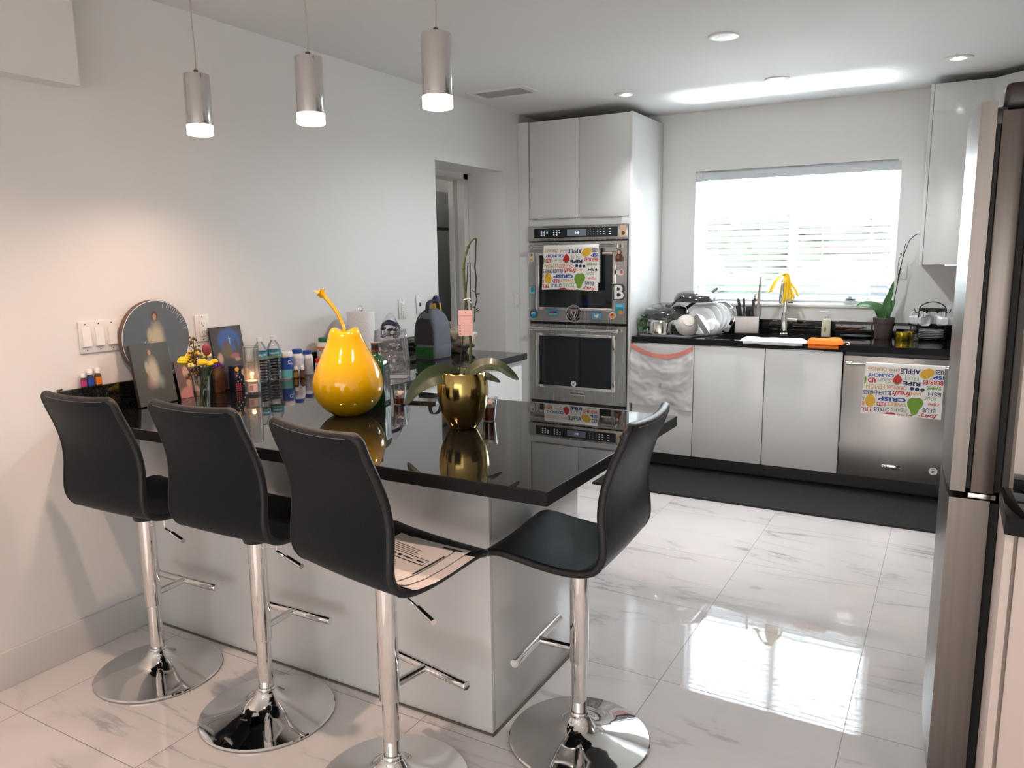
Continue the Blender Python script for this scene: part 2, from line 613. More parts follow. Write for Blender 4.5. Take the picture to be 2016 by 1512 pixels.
def marble_floor():
    m = bpy.data.materials.new('polished_marble_tile')
    m.use_nodes = True
    nt = m.node_tree
    L = nt.links.new
    b = nt.nodes['Principled BSDF']
    geo = nt.nodes.new('ShaderNodeNewGeometry')
    sep = nt.nodes.new('ShaderNodeSeparateXYZ')
    L(geo.outputs['Position'], sep.inputs[0])
    def math_(op, a, bb=None, c=None):
        n = nt.nodes.new('ShaderNodeMath')
        n.operation = op
        for i, x in enumerate((a, bb, c)):
            if x is None:
                continue
            if isinstance(x, (int, float)):
                n.inputs[i].default_value = x
            else:
                L(x, n.inputs[i])
        return n.outputs[0]
    TS = 0.605
    cells, lines = [], []
    for k, off in ((0, 0.205), (1, 1.25)):
        q = math_('DIVIDE', math_('SUBTRACT', sep.outputs[k], off), TS)
        fl = math_('FLOOR', q)
        fr = math_('SUBTRACT', q, fl)
        d = math_('MINIMUM', fr, math_('SUBTRACT', 1.0, fr))
        lines.append(math_('LESS_THAN', d, 0.0022))
        cells.append(fl)
    grout = math_('MAXIMUM', lines[0], lines[1])
    comb = nt.nodes.new('ShaderNodeCombineXYZ')
    L(math_('MULTIPLY', cells[0], 7.31), comb.inputs[0])
    L(math_('MULTIPLY', cells[1], 3.77), comb.inputs[1])
    add = nt.nodes.new('ShaderNodeVectorMath')
    add.operation = 'ADD'
    L(geo.outputs['Position'], add.inputs[0])
    L(comb.outputs[0], add.inputs[1])
    mp = nt.nodes.new('ShaderNodeMapping')
    mp.inputs['Rotation'].default_value = (0, 0, 0.55)
    mp.inputs['Scale'].default_value = (0.55, 2.6, 1)
    L(add.outputs[0], mp.inputs[0])
    n1 = nt.nodes.new('ShaderNodeTexNoise')
    n1.inputs['Scale'].default_value = 1.3
    n1.inputs['Detail'].default_value = 7
    n1.inputs['Roughness'].default_value = 0.55
    n1.inputs['Distortion'].default_value = 0.7
    L(mp.outputs[0], n1.inputs['Vector'])
    ab = math_('ABSOLUTE', math_('SUBTRACT', n1.outputs['Fac'], 0.5))
    vr = nt.nodes.new('ShaderNodeMapRange')
    vr.inputs[1].default_value = 0.0
    vr.inputs[2].default_value = 0.016
    vr.inputs[3].default_value = 1.0
    vr.inputs[4].default_value = 0.0
    L(ab, vr.inputs[0])
    n2 = nt.nodes.new('ShaderNodeTexNoise')
    n2.inputs['Scale'].default_value = 2.6
    L(add.outputs[0], n2.inputs['Vector'])
    fade = nt.nodes.new('ShaderNodeMapRange')
    fade.inputs[1].default_value = 0.42
    fade.inputs[2].default_value = 0.68
    L(n2.outputs['Fac'], fade.inputs[0])
    vein = math_('MULTIPLY', vr.outputs[0], fade.outputs[0])
    cloud = nt.nodes.new('ShaderNodeMapRange')
    cloud.inputs[1].default_value = 0.0
    cloud.inputs[2].default_value = 0.14
    cloud.inputs[3].default_value = 0.35
    cloud.inputs[4].default_value = 0.0
    L(ab, cloud.inputs[0])
    cl2 = math_('MULTIPLY', cloud.outputs[0], fade.outputs[0])
    tot = math_('MINIMUM', math_('ADD', math_('MULTIPLY', vein, 0.75), math_('MULTIPLY', cl2, 0.50)), 1.0)
    mx = nt.nodes.new('ShaderNodeMix')
    mx.data_type = 'RGBA'
    mx.inputs[6].default_value = (0.75, 0.712, 0.70, 1)
    mx.inputs[7].default_value = (0.36, 0.35, 0.35, 1)
    L(tot, mx.inputs[0])
    m2 = nt.nodes.new('ShaderNodeMix')
    m2.data_type = 'RGBA'
    L(grout, m2.inputs[0])
    L(mx.outputs[2], m2.inputs[6])
    m2.inputs[7].default_value = (0.24, 0.22, 0.20, 1)
    L(m2.outputs[2], b.inputs['Base Color'])
    rr = math_('MULTIPLY_ADD', grout, 0.4, 0.012)
    L(rr, b.inputs['Roughness'])
    wv = nt.nodes.new('ShaderNodeTexNoise')
    wv.inputs['Scale'].default_value = 11
    wv.inputs['Detail'].default_value = 1.0
    L(geo.outputs['Position'], wv.inputs['Vector'])
    bp = nt.nodes.new('ShaderNodeBump')
    bp.inputs['Strength'].default_value = 0.004
    bp.inputs['Distance'].default_value = 0.02
    L(wv.outputs['Fac'], bp.inputs['Height'])
    L(bp.outputs[0], b.inputs['Normal'])
    return m
M['floor'] = marble_floor()

# ================================================================ THE SETTING
CZ, CB = 0.922, 0.93          # bar counter top, sink counter top
H = 2.502
YB = 5.728                    # back wall
b = BM(); box(b, -0.02, 4.6, -3.5, 6.0, -0.06, 0.0); struct('floor', b, M['floor'])
b = BM(); box(b, -1.6, 4.6, -3.6, 5.95, H, H + 0.08); struct('ceiling', b, M['ceil'])
# left wall with the doorway (y 4.04 .. 4.885, z .. 2.083)
b = BM()
box(b, -0.30, 0, -3.5, 4.045, 0, H)
box(b, -0.30, 0, 4.885, YB + 0.2, 0, H)
box(b, -0.30, 0, 4.045, 4.885, 2.083, H)
struct('wall_left', b, M['wall'])
# back wall with the window (x 1.135 .. 2.48, z 1.125 .. 2.083)
WX0, WX1, WZ0, WZ1 = 1.135, 2.482, 1.118, 2.083
b = BM()
box(b, 0, WX0, YB, YB + 0.2, 0, H)
box(b, WX1, 3.6, YB, YB + 0.2, 0, H)
box(b, WX0, WX1, YB, YB + 0.2, 0, WZ0)
box(b, WX0, WX1, YB, YB + 0.2, WZ1, H)
struct('wall_back', b, M['wall'])
b = BM(); box(b, 3.56, 3.66, 2.265, YB + 0.2, 0, H); struct('wall_right', b, M['wall'])
b = BM(); box(b, 2.987, 4.6, 2.165, 2.265, 0, H); struct('wall_stub', b, M['beige_wall'])
b = BM(); box(b, 4.5, 4.6, -3.5, 2.165, 0, H); struct('wall_living', b, M['wall'])
# wall behind the camera, with a made-up frame around the fill panel
b = BM(); box(b, -0.3, 4.6, -3.6, -3.5, 0, H); struct('wall_rear', b, M['wall'])
b = BM()
for x0, x1, z0, z1 in ((0.74, 0.80, 0.02, 2.38), (4.40, 4.46, 0.02, 2.38), (0.74, 4.46, 2.32, 2.38), (0.74, 4.46, 0.02, 0.09), (1.97, 2.03, 0.09, 2.32), (3.17, 3.23, 0.09, 2.32)):
    box(b, x0, x1, -3.498, -3.43, z0, z1, bev=.004)
struct('fill_light_frame', b, M['trim'])
# soffit along the left wall
b = BM(); box(b, 0, 0.085, -3.5, 1.752, 2.104, H); struct('trim_1', b, M['wall'])
# baseboards
b = BM(); box(b, 0, 0.016, -3.5, 1.895, 0, 0.135, bev=0.003); struct('baseboard_left', b, M['trim'])
b = BM(); box(b, 0, 0.016, 4.89, 5.09, 0, 0.135, bev=0.003); struct('baseboard_corner', b, M['trim'])
# doorway frame deep in the left wall and the dim hall behind it
b = BM()
for y0, y1 in ((4.045, 4.10), (4.83, 4.885)):
    box(b, -0.36, -0.302, y0, y1, 0, 2.083)
    box(b, -0.40, -0.36, y0 - .05 if y0 < 4.5 else y0 + 0.02, y1 if y0 > 4.5 else y1 - .02, 0, 2.083)
    box(b, -0.44, -0.40, y0, y1, 0, 2.083)
box(b, -0.44, -0.302, 4.045, 4.885, 2.045, 2.083)
struct('door_1', b, M['trim'])
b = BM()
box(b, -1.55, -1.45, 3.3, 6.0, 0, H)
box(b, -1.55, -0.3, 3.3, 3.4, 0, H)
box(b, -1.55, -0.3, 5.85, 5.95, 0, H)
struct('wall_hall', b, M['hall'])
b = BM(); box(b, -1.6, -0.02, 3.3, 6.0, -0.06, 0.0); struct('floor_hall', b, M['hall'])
t = thing('refrigerator', 'dim grey two-door refrigerator seen through the doorway in the hall', 'refrigerator', (-0.95, 5.05, 0))
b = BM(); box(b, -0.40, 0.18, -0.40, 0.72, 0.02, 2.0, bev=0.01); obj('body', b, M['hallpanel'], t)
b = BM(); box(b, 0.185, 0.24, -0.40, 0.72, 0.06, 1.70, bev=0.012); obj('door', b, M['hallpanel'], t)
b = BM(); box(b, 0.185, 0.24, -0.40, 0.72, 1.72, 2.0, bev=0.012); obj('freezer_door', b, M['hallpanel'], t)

# ---------------- window, blinds, the world outside
b = BM()
fy0, fy1 = YB + 0.12, YB + 0.18
for (x0, x1, z0, z1) in ((WX0, WX0 + .045, WZ0, WZ1), (WX1 - .045, WX1, WZ0, WZ1), (WX0, WX1, WZ0, WZ0 + .05), (WX0, WX1, WZ1 - .045, WZ1), (1.78, 1.835, WZ0, WZ1)):
    box(b, x0, x1, fy0, fy1, z0, z1, bev=0.003)
w = struct('window_1', b, M['trim'])
b = BM()
box(b, WX0 + .04, 1.785, fy0 + .025, fy0 + .030, WZ0 + .045, WZ1 - .04)
box(b, 1.83, WX1 - .04, fy0 + .035, fy0 + .040, WZ0 + .045, WZ1 - .04)
obj('window_pane', b, M['pane'], w)
b = BM(); box(b, 2.18, 2.245, fy0 - .03, fy0, WZ0 + .045, WZ0 + .062, bev=.003); box(b, 2.20, 2.225, fy0 - .05, fy0 - .02, WZ0 + .045, WZ0 + .08, bev=.003); obj('window_latch', b, M['grey_kick'], w)
b = BM(); box(b, WX0 + .001, WX1 - .001, YB - 0.012, YB + 0.125, WZ0 - .002, WZ0 + .016, bev=0.004); struct('window_sill', b, M['trim'])

t = thing('window_blind', 'white horizontal slat blind lowered over the kitchen window', 'blind', (1.808, YB + 0.055, 0))
hw = (WX1 - WX0) / 2 - 0.012
b = BM(); box(b, -hw, hw, -0.047, -0.037, 2.014, 2.070, bev=.003)
for sx in (-1, 1):
    box(b, sx * hw - .03, sx * hw + .03, -0.050, -0.034, 2.012, 2.072, bev=.002)
obj('valance', b, M['blindgrey'], t)
b = BM(); box(b, -hw + .01, hw - .01, -0.033, 0.03, 2.030, 2.078); obj('headrail', b, M['blindgrey'], t)
b = BM()
zs = [1.195 + 0.0445 * k for k in range(19)]
for z in zs:
    prof = []
    for k in range(7):
        q = -1 + 2 * k / 6
        prof.append((q * 0.0252, 0.0028 * (1 - q * q)))
    poly = prof + [(x, z_ - .0028) for x, z_ in reversed(prof)]
    # extrude along x, tilt with the room side raised
    prism(b, poly, -hw + .004, hw - .004, M=T(0, 0, z) @ R(-0.62, 'X') @ Matrix(((0, 0, 1, 0), (1, 0, 0, 0), (0, 1, 0, 0), (0, 0, 0, 1))))
obj('slats', b, M['slat'], t)
b = BM()
for xx in (-hw + .14, -0.21, 0.21, hw - .14):
    for dy in (-.026, .026):
        tube(b, [(xx, dy, 1.15), (xx, dy, 2.03)], 0.0012, 5)
obj('ladder_cords', b, M['slat'], t)
b = BM(); box(b, -hw + .004, hw - .004, -0.027, 0.027, 1.148, 1.162, bev=.003)
for k in range(2):
    box(b, -hw + .004, hw - .004, -0.026, 0.026, 1.166 + .009 * k, 1.169 + .009 * k)
obj('bottom_rail', b, M['blindgrey'], t)
b = BM(); tube(b, [(hw - .045, -0.055, 2.02), (hw - .05, -0.056, 1.55)], 0.0022, 6); tube(b, [(hw - .05, -.056, 1.55), (hw - .05, -.056, 1.50)], [.004, .006], 8)
obj('cord_pull', b, M['slat'], t)

E_ = lambda n, c, r=.8: mat(n, c, r, noise=0.3, nscale=3)
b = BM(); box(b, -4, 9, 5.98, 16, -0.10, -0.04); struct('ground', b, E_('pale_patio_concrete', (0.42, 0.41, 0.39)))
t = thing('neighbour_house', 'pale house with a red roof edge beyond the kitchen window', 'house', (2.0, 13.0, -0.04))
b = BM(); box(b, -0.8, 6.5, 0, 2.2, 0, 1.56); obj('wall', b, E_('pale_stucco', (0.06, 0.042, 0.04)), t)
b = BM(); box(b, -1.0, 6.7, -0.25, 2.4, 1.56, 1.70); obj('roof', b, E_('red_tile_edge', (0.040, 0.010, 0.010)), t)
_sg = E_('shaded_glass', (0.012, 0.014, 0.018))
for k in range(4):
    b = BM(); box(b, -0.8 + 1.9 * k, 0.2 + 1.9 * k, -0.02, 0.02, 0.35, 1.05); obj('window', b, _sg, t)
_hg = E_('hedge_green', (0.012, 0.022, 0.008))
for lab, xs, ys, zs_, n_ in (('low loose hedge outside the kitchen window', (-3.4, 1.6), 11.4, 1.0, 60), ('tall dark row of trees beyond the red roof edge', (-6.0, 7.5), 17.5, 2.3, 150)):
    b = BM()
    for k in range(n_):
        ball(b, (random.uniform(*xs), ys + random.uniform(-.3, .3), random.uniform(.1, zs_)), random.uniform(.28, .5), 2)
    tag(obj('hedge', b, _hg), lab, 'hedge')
b = BM(); box(b, -1.5, 5.5, YB + 0.205, 7.30, 2.30, 2.42); struct('sky_blocking_eave', b, M['trim'])  # unseen overhang added to darken the upward view between the slats
light('hall_fill_light', 'POINT', (-1.2, 4.6, 2.3), 1.6, (1, .95, .88), shadow_soft_size=.1)  # unseen light added to lift the dark hall

# ================================================================ BAR AND COUNTERS
t = thing('bar_cabinet', 'white glossy base of the breakfast bar peninsula', 'cabinet', (0, 1.899, 0))
b = BM(); box(b, 0.018, 1.646, 0.018, 0.62, 0.0, CZ - .039); obj('carcass', b, M['white_gloss'], t)
b = BM(); box(b, 0.018, 1.664, 0, 0.018, 0.004, CZ - .039, bev=.0015); obj('front_panel', b, M['white_gloss'], t)
b = BM(); box(b, 1.646, 1.664, 0.0185, 0.634, 0.004, CZ - .039, bev=.0015); obj('end_panel', b, M['white_gloss'], t)
b = BM(); box(b, 0.018, 1.672, -0.008, 0.0, 0.0005, 0.004); box(b, 1.664, 1.672, 0.0, 0.63, 0.0005, 0.004); obj('caulk_line', b, M['brownstain'], t)
b = BM(); prism(b, [(0.001, 1.6154), (2.0055, 1.6154), (2.0055, 2.638), (0.648, 2.638), (0.648, 4.022), (0.001, 4.022)], CZ - .038, CZ)
bmesh.ops.bevel(b, geom=[e for e in b.edges], offset=0.003, segments=2, profile=.5, affect='EDGES')
t = edge_slot(obj('bar_countertop', b, M['granite'], angle=.3))
tag(t, 'black polished granite L-shaped countertop of the breakfast bar', 'countertop')
b = BM(); box(b, 0.001, 0.020, 1.600, 4.022, CZ + .0005, CZ + .100, bev=.0015); tag(obj('backsplash', b, M['granite']), 'low black granite upstand along the left wall behind the bar', 'backsplash')
t = thing('side_cabinet', 'white base cabinet under the counter wing near the doorway', 'cabinet', (0, 2.66, 0))
b = BM(); box(b, 0.018, 0.604, 0.0, 1.335, 0.10, CZ - .039); obj('carcass', b, M['white_gloss'], t)
b = BM(); box(b, 0.018, 0.55, 0.0, 1.33, 0.001, 0.099); obj('plinth', b, M['grey_kick'], t)
for k in range(2):
    b = BM(); box(b, 0.605, 0.623, 0.004 + .668 * k, 0.666 + .668 * k, 0.104, CZ - .042, bev=.0015); obj('door', b, M['white_gloss'], t)

# ---------------- sink counter
b = BM()
SX0, SX1, SY0, SY1 = 1.44, 2.18, 5.165, 5.545
for (x0, x1, y0, y1) in ((0.897, SX0, 5.092, YB - .001), (SX1, 3.55, 5.092, YB - .001), (SX0, SX1, 5.092, SY0), (SX0, SX1, SY1, YB - .001)):
    box(b, x0, x1, y0, y1, CB - .0395, CB)
bmesh.ops.remove_doubles(b, verts=b.verts[:], dist=1e-5)
tag(edge_slot(obj('sink_countertop', b, M['granite'])), 'black polished granite countertop under the kitchen window', 'countertop')
b = BM(); box(b, 0.897, 3.55, YB - .021, YB - .001, CB + .0005, CB + .095, bev=.0015); tag(obj('backsplash', b, M['granite']), 'low black granite upstand below the kitchen window', 'backsplash')
b = BM(); lathe(b, [(0, 0)], 4) if False else None
def bowl_box(bm, x0, x1, y0, y1, z0, z1, th):
    box(bm, x0 - th, x1 + th, y0 - th, y1 + th, z0 - th, z0)
    box(bm, x0 - th, x0, y0, y1, z0, z1); box(bm, x1, x1 + th, y0, y1, z0, z1)
    box(bm, x0 - th, x1 + th, y0 - th, y0, z0, z1); box(bm, x0 - th, x1 + th, y1, y1 + th, z0, z1)
bowl_box(b, SX0 + .002, SX1 - .002, SY0 + .002, SY1 - .002, 0.72, CB - .041, .003)
t = obj('sink_basin', b, mat('dark_composite_sink', (0.05, 0.035, 0.03), 0.4)); tag(t, 'dark undermounted sink basin below the window', 'sink')
b = BM(); lathe(b, [(0, .7205), (.045, .7205), (.045, .724), (.03, .7225), (0, .7225)], 24, T(1.81, 5.36, 0)); obj('drain', b, M['polished'], t)

b = None
def base_cab(name, label, x0, x1, splits, grp=None):
    t = thing(name, label, 'cabinet', (x0, 5.10, 0), 0, grp)
    w_ = x1 - x0
    b = BM(); box(b, 0.001, w_ - .001, 0.030, 0.60, 0.115, (0.70 if w_ > .6 else CB - .041)); obj('carcass', b, M['white_gloss'], t)
    n = splits
    for k in range(n):
        b = BM(); box(b, w_ * k / n + .0026, w_ * (k + 1) / n - .0026, 0.0, 0.019, 0.118, CB - .044, bev=.0015)
        d = obj('door', b, M['white_gloss'], t)
        b = BM(); box(b, w_ * (k + .25) / n, w_ * (k + .75) / n, -0.004, 0.012, CB - .0435, CB - .0405); obj('edge_pull', b, M['polished'], d)
    return t
base_cab('base_cabinet', 'white single-door base cabinet behind the hanging trash bag', 0.898, 1.338, 1)
base_cab('base_cabinet', 'white two-door base cabinet under the kitchen sink', 1.338, 2.268, 2)
b = BM(); box(b, 0.898, 1.337, 5.235, 5.27, 0.001, 0.113); box(b, 1.339, 3.54, 5.235, 5.27, 0.001, 0.113); tag(obj('toe_kick', b, M['grey_kick']), 'dark grey plinth strip below the sink cabinets', 'plinth')
b = BM(); box(b, 2.885, 3.54, 5.125, 5.70, 0.115, CB - .041); t = obj('corner_base_cabinet', b, M['white_gloss']); tag(t, 'white corner base cabinet hidden beside the dishwasher', 'cabinet')

# ---------------- towel with printed words
def towel_mesh(Wd, drop, back, ycen, rbar, flip_wave=0.0):
    """White cloth over a bar along X at (y=0,z=0); front side hangs at -Y. Print faces -Y."""
    b = BM()
    L = drop + PI * rbar + back
    def P(u, s, off=0.0):
        x = (u - .5) * Wd
        wv = 0.004 * math.sin(u * 7 + 1.2 + flip_wave) + 0.002 * math.sin(u * 17 + flip_wave)
        if s < drop:
            q = (drop - s) / drop
            x += 0.006 * q * (u - .5) * 2
            return Vector((x - .006 * q, -rbar - off - wv * q - .004 * q, -(drop - s) + 0.006 * q * math.sin(u * 3.0 + .5)))
        if s < drop + PI * rbar:
            a = (s - drop) / rbar
            return Vector((x, -(rbar + off) * math.cos(a), (rbar + off) * math.sin(a)))
        q = (s - drop - PI * rbar)
        return Vector((x, rbar + off + .002, -q))
    sheet(b, lambda u, v: P(u, v * L), 36, 60, 0.0012)
    # print: u to the right, v down from the bar, drawn upside down
    K = 1
    cols = {}
    mats = [M['cloth']]
    def mi(k):
        if k not in cols:
            cols[k] = len(mats)
            mats.append(M[k])
        return cols[k]
    def wp(p):
        return P(min(max(p.x, 0.004), .996), (1 - p.y) * drop, 0.0016)
    def word(s, X, Y, w_, h_, c, bold=0.01, shear=0.0):
        u, v, du, dv = cv(X, Y, w_, h_)
        # page space: u right, v down; rotate lettering by 180 degrees (page y up = -v)
        def wq(p):
            return wp(Vector((u - p.x, v + p.y, 0)))
        u0, u1 = u - du / 2, u + du / 2
        text(b, s, du, dv, None, mi(c), bold, shear, wq)
    def cv(X, Y, w_, h_):
        u = (X - 185) / 1670.0
        top = 135 + (X - 200) * .036
        v = (Y - top) / (1060 + (X - 200) * .062)
        return u, v, w_ / 1670.0, h_ / 1110.0
    def shape(pts, c):
        mi_ = mi(c)
        def wq(p):
            u, v, _, _ = cv(p.x, p.y, 1, 1)
            return wp(Vector((u, min(v, .995), 0)))
        blob2d(b, pts, wq, mi_)
    for a in (('ORANGES', 445, 235, 400, 85, 'mustard', .0), ('pie', 810, 255, 220, 90, 'salmon', .0), ('APPLE', 1155, 282, 420, 115, 'navy', .02), ('RIES', 1768, 292, 200, 95, 'navy', .02),
              ('CRUNCHY', 535, 372, 560, 80, 'blue', .03), ('RED', 358, 480, 180, 105, 'red', .03), ('Sour', 640, 492, 280, 90, 'sage', .0, .35), ('FRUIT', 1185, 435, 310, 80, 'sage', .0),
              ('ISP', 1745, 412, 230, 85, 'blue', .04), ('RIPE', 1200, 556, 370, 92, 'navy', .045), ('BERRIES', 1635, 525, 420, 92, 'red', .02), ('LEMON', 445, 620, 400, 110, 'mustard', .0),
              ('ORANGES', 895, 650, 420, 90, 'coral', .01), ('sweet', 1665, 652, 290, 90, 'grass', .015), ('BLUEBERRIES', 495, 755, 600, 100, 'navy', .01), ('fresh', 1010, 785, 380, 120, 'red', .02, .3),
              ('JAM', 1320, 772, 220, 80, 'mustard', .0), ('ESH', 1690, 785, 260, 80, 'navy', .015), ('CRISP', 820, 912, 590, 92, 'blue', .045), ('sour', 1610, 885, 270, 75, 'sage', .0, .35),
              ('RED', 605, 1012, 200, 92, 'red', .025), ('SWEET', 925, 1028, 400, 80, 'mustard', .01), ('ripe', 1685, 1010, 230, 95, 'coral', .01, .3), ('FRU', 285, 1112, 230, 105, 'red', .01),
              ('CITRUS', 625, 1135, 340, 92, 'navy', .015), ('PEARS', 985, 1152, 320, 85, 'sage', .0), ('BLUE', 1600, 1150, 260, 92, 'navy', .005), ('Juicy', 1590, 1272, 400, 105, 'red', .02, .3),
              ('pie', 1060, 1268, 220, 85, 'salmon', .0), ('P', 205, 860, 50, 95, 'sage', .0), ('R', 212, 985, 70, 95, 'coral', .03)):
        word(*a)
    shape(ell(1505, 325, 150, 105, 28, -.35), 'lemon')
    shape(ell(365, 928, 105, 140, 28, -.3), 'lemon')
    sb = [(900, 335), (960, 395), (1000, 470), (990, 520), (940, 548), (900, 552), (850, 545), (800, 515), (795, 470), (845, 390)]
    shape(sb, 'red')
    shape([(830, 565), (870, 545), (940, 548), (985, 560), (930, 568), (925, 592), (902, 570), (878, 590), (872, 570)], 'grass')
    shape([(1240, 868), (1310, 880), (1380, 868), (1450, 905), (1480, 985), (1455, 1070), (1395, 1140), (1365, 1230), (1300, 1265), (1240, 1240), (1215, 1150), (1160, 1070), (1145, 980), (1175, 905)], 'grass')
    shape([(1180, 1300), (1230, 1268), (1290, 1270), (1262, 1300), (1220, 1316)], 'grass')
    shape([(680, 1288), (690, 1235), (740, 1205), (800, 1215), (870, 1210), (920, 1245), (935, 1296)], 'red')
    for cx, cy in ((1215, 668), (1325, 680), (1435, 690)):
        shape(ell(cx, cy, 46, 40, 16), 'navy')
    shape([(186, 385), (225, 405), (238, 465), (225, 540), (186, 570)], 'grass')
    return b, mats

# ---------------- dishwasher
t = thing('dishwasher', 'stainless steel dishwasher with a bar handle right of the sink', 'dishwasher', (2.272, 5.095, 0))
b = BM(); box(b, 0.004, 0.596, 0.03, 0.58, 0.118, CB - .042); obj('body', b, M['black'], t)
b = BM(); box(b, 0.002, 0.598, 0.0, 0.029, 0.118, CB - .062, bev=.003)
d = obj('door', b, M['steel'], t)
b = BM(); tube(b, [(0.035, -0.045, .828), (0.565, -0.045, .828)], 0.0105, 14)
for xx in (0.035, 0.565):
    lathe(b, [(0, -.016), (.0125, -.016), (.0135, -.01), (.0135, .012), (.0125, .016), (0, .016)], 16, T(xx, -0.045, .828) @ R(PI / 2, 'Y'))
    tube(b, [(xx, -0.045, .828), (xx, 0.0, .828)], 0.008, 10)
obj('handle', b, M['polished'], d)
b = BM(); box(b, 0.248, 0.352, -0.0035, 0.0, 0.184, 0.210, bev=.001)
text(b, 'KitchenAid', .085, .0125, T(.30, -.0040, .197) @ R(PI / 2, 'X'), 1, .03)
obj('badge', b, [M['polished'], M['ink']], d)
def sticker_bm(r=.02):
    b = BM(); lathe(b, [(0, 0), (r, 0), (r, .0006), (0, .0006)], 28)
    for k, ch in enumerate('AMERICA'):
        a = PI * (.82 - .107 * k)
        text(b, ch, .0042, .0050, T(.0152 * math.cos(a), .0152 * math.sin(a), .0008) @ R(a - PI / 2, 'Z'), 1, .02)
    blob2d(b, ell(-.002, -.002, .0075, .006, 12, .5), lambda p: Vector((p.x, p.y, .0008)), 1)
    blob2d(b, ell(.003, .001, .005, .003, 12, .5), lambda p: Vector((p.x, p.y, .0010)), 2)
    return b
b = sticker_bm(.023)
s_ = obj('sticker', b, [M['white'], M['navy'], M['red']], d, (.526, -.0006, .200), (PI / 2, 0, 0))
s_['label'] = 'round white sticker'
b, ms = towel_mesh(0.415, 0.300, 0.22, 0, 0.0125, 0.6)
tag(obj('dish_towel', b, ms, loc=(2.272 + .338, 5.05, .828)), 'white word-print dish towel hanging on the dishwasher handle', 'towel')

# ---------------- double oven tower
t = thing('oven_tower_cabinet', 'tall white cabinet tower housing the double wall oven', 'cabinet', (0.0, 5.094, 0))
OX0, OX1 = 0.088, 0.864
b = BM(); box(b, 0.866, 0.884, -0.004, YB - 5.0945, 0.001, 2.440, bev=.001); obj('side_panel', b, M['white_gloss'], t)
b = BM(); box(b, 0.002, 0.086, 0.004, 0.024, 0.001, 2.440); obj('filler_strip', b, M['white_gloss'], t)
b = BM(); box(b, 0.088, 0.866, 0.02, YB - 5.0945, 1.735, 2.436); box(b, 0.088, 0.866, 0.02, YB - 5.0945, 0.10, 0.402); box(b, 0.088, 0.866, 0.61, .632, .402, 1.735); obj('carcass', b, M['white_gloss'], t)
b = BM(); box(b, 0.090, 0.864, 0.002, 0.020, 1.704, 1.752); obj('bridge_rail', b, M['white_gloss'], t)
for x0, x1 in ((0.102, 0.4858), (0.4902, 0.864)):
    b = BM(); box(b, x0, x1, 0.0, 0.019, 1.756, 2.436, bev=.0015); d = obj('door', b, M['white_gloss'], t)
    b = BM(); box(b, x0 + .03, x1 - .05, -0.012, 0.012, 1.751, 1.7555); obj('edge_pull', b, M['steel_h'], d)
    b = BM(); box(b, x0, x1, 0.0, 0.019, 0.118, 0.402, bev=.0015); obj('lower_door', b, M['white_gloss'], t)
b = BM(); box(b, 0.01, 0.866, 0.10, 0.13, 0.001, 0.115); obj('plinth', b, M['grey_kick'], t)

t = thing('double_oven', 'stainless steel double wall oven covered with magnets', 'oven', (0, 5.090, 0))
b = BM(); box(b, OX0 + .006, OX1 - .004, 0.030, 0.60, 0.412, 1.700); obj('body', b, M['black'], t)
b = BM(); box(b, OX0 - .003, OX1 - .001, -0.012, 0.029, 1.598, 1.702, bev=.003); p_ = obj('control_panel', b, M['steel_h'], t)
b = BM(); box(b, 0.140, 0.790, -0.0140, -0.0122, 1.618, 1.687); g_ = obj('display_glass', b, M['black_glass'], p_)
b = BM(); box(b, 0.405, 0.555, -.0145, -.0141, 1.629, 1.675)
obj('screen', b, mat('dim_display', (0.015, 0.017, 0.02), 0.2, emit=(0.5, 0.6, 0.7), estr=0.03), p_)
b = BM()
TF = lambda x, z, y=-.0150: T(x, y, z) @ R(PI / 2, 'X')
text(b, '5:46', .030, .017, TF(.482, 1.652), 0, .01)
def dash(x, z, w_, h_):
    box(b, x - w_ / 2, x + w_ / 2, -.0145, -.0142, z - h_ / 2, z + h_ / 2)
for gx in (.200, .222, .245, .300, .322, .345):
    for gz in (1.640, 1.655, 1.670):
        if gz > 1.645 or gx in (.200, .222, .300, .322):
            dash(gx, gz, .012, .0022)
            dash(gx + .002, gz - .0045, .007, .0014)
for gx in (.585, .612, .638, .663, .688):
    for gz in (1.672, 1.655, 1.638):
        dash(gx, gz, .003 if gx < .65 else .009, .003)
for gz in (1.672, 1.655, 1.638):
    dash(.733, gz, .016, .004)
obj('panel_lettering', b, mat('lit_lettering', (0.4, 0.43, 0.46), 0.5, emit=(0.6, 0.7, 0.8), estr=0.25), p_)
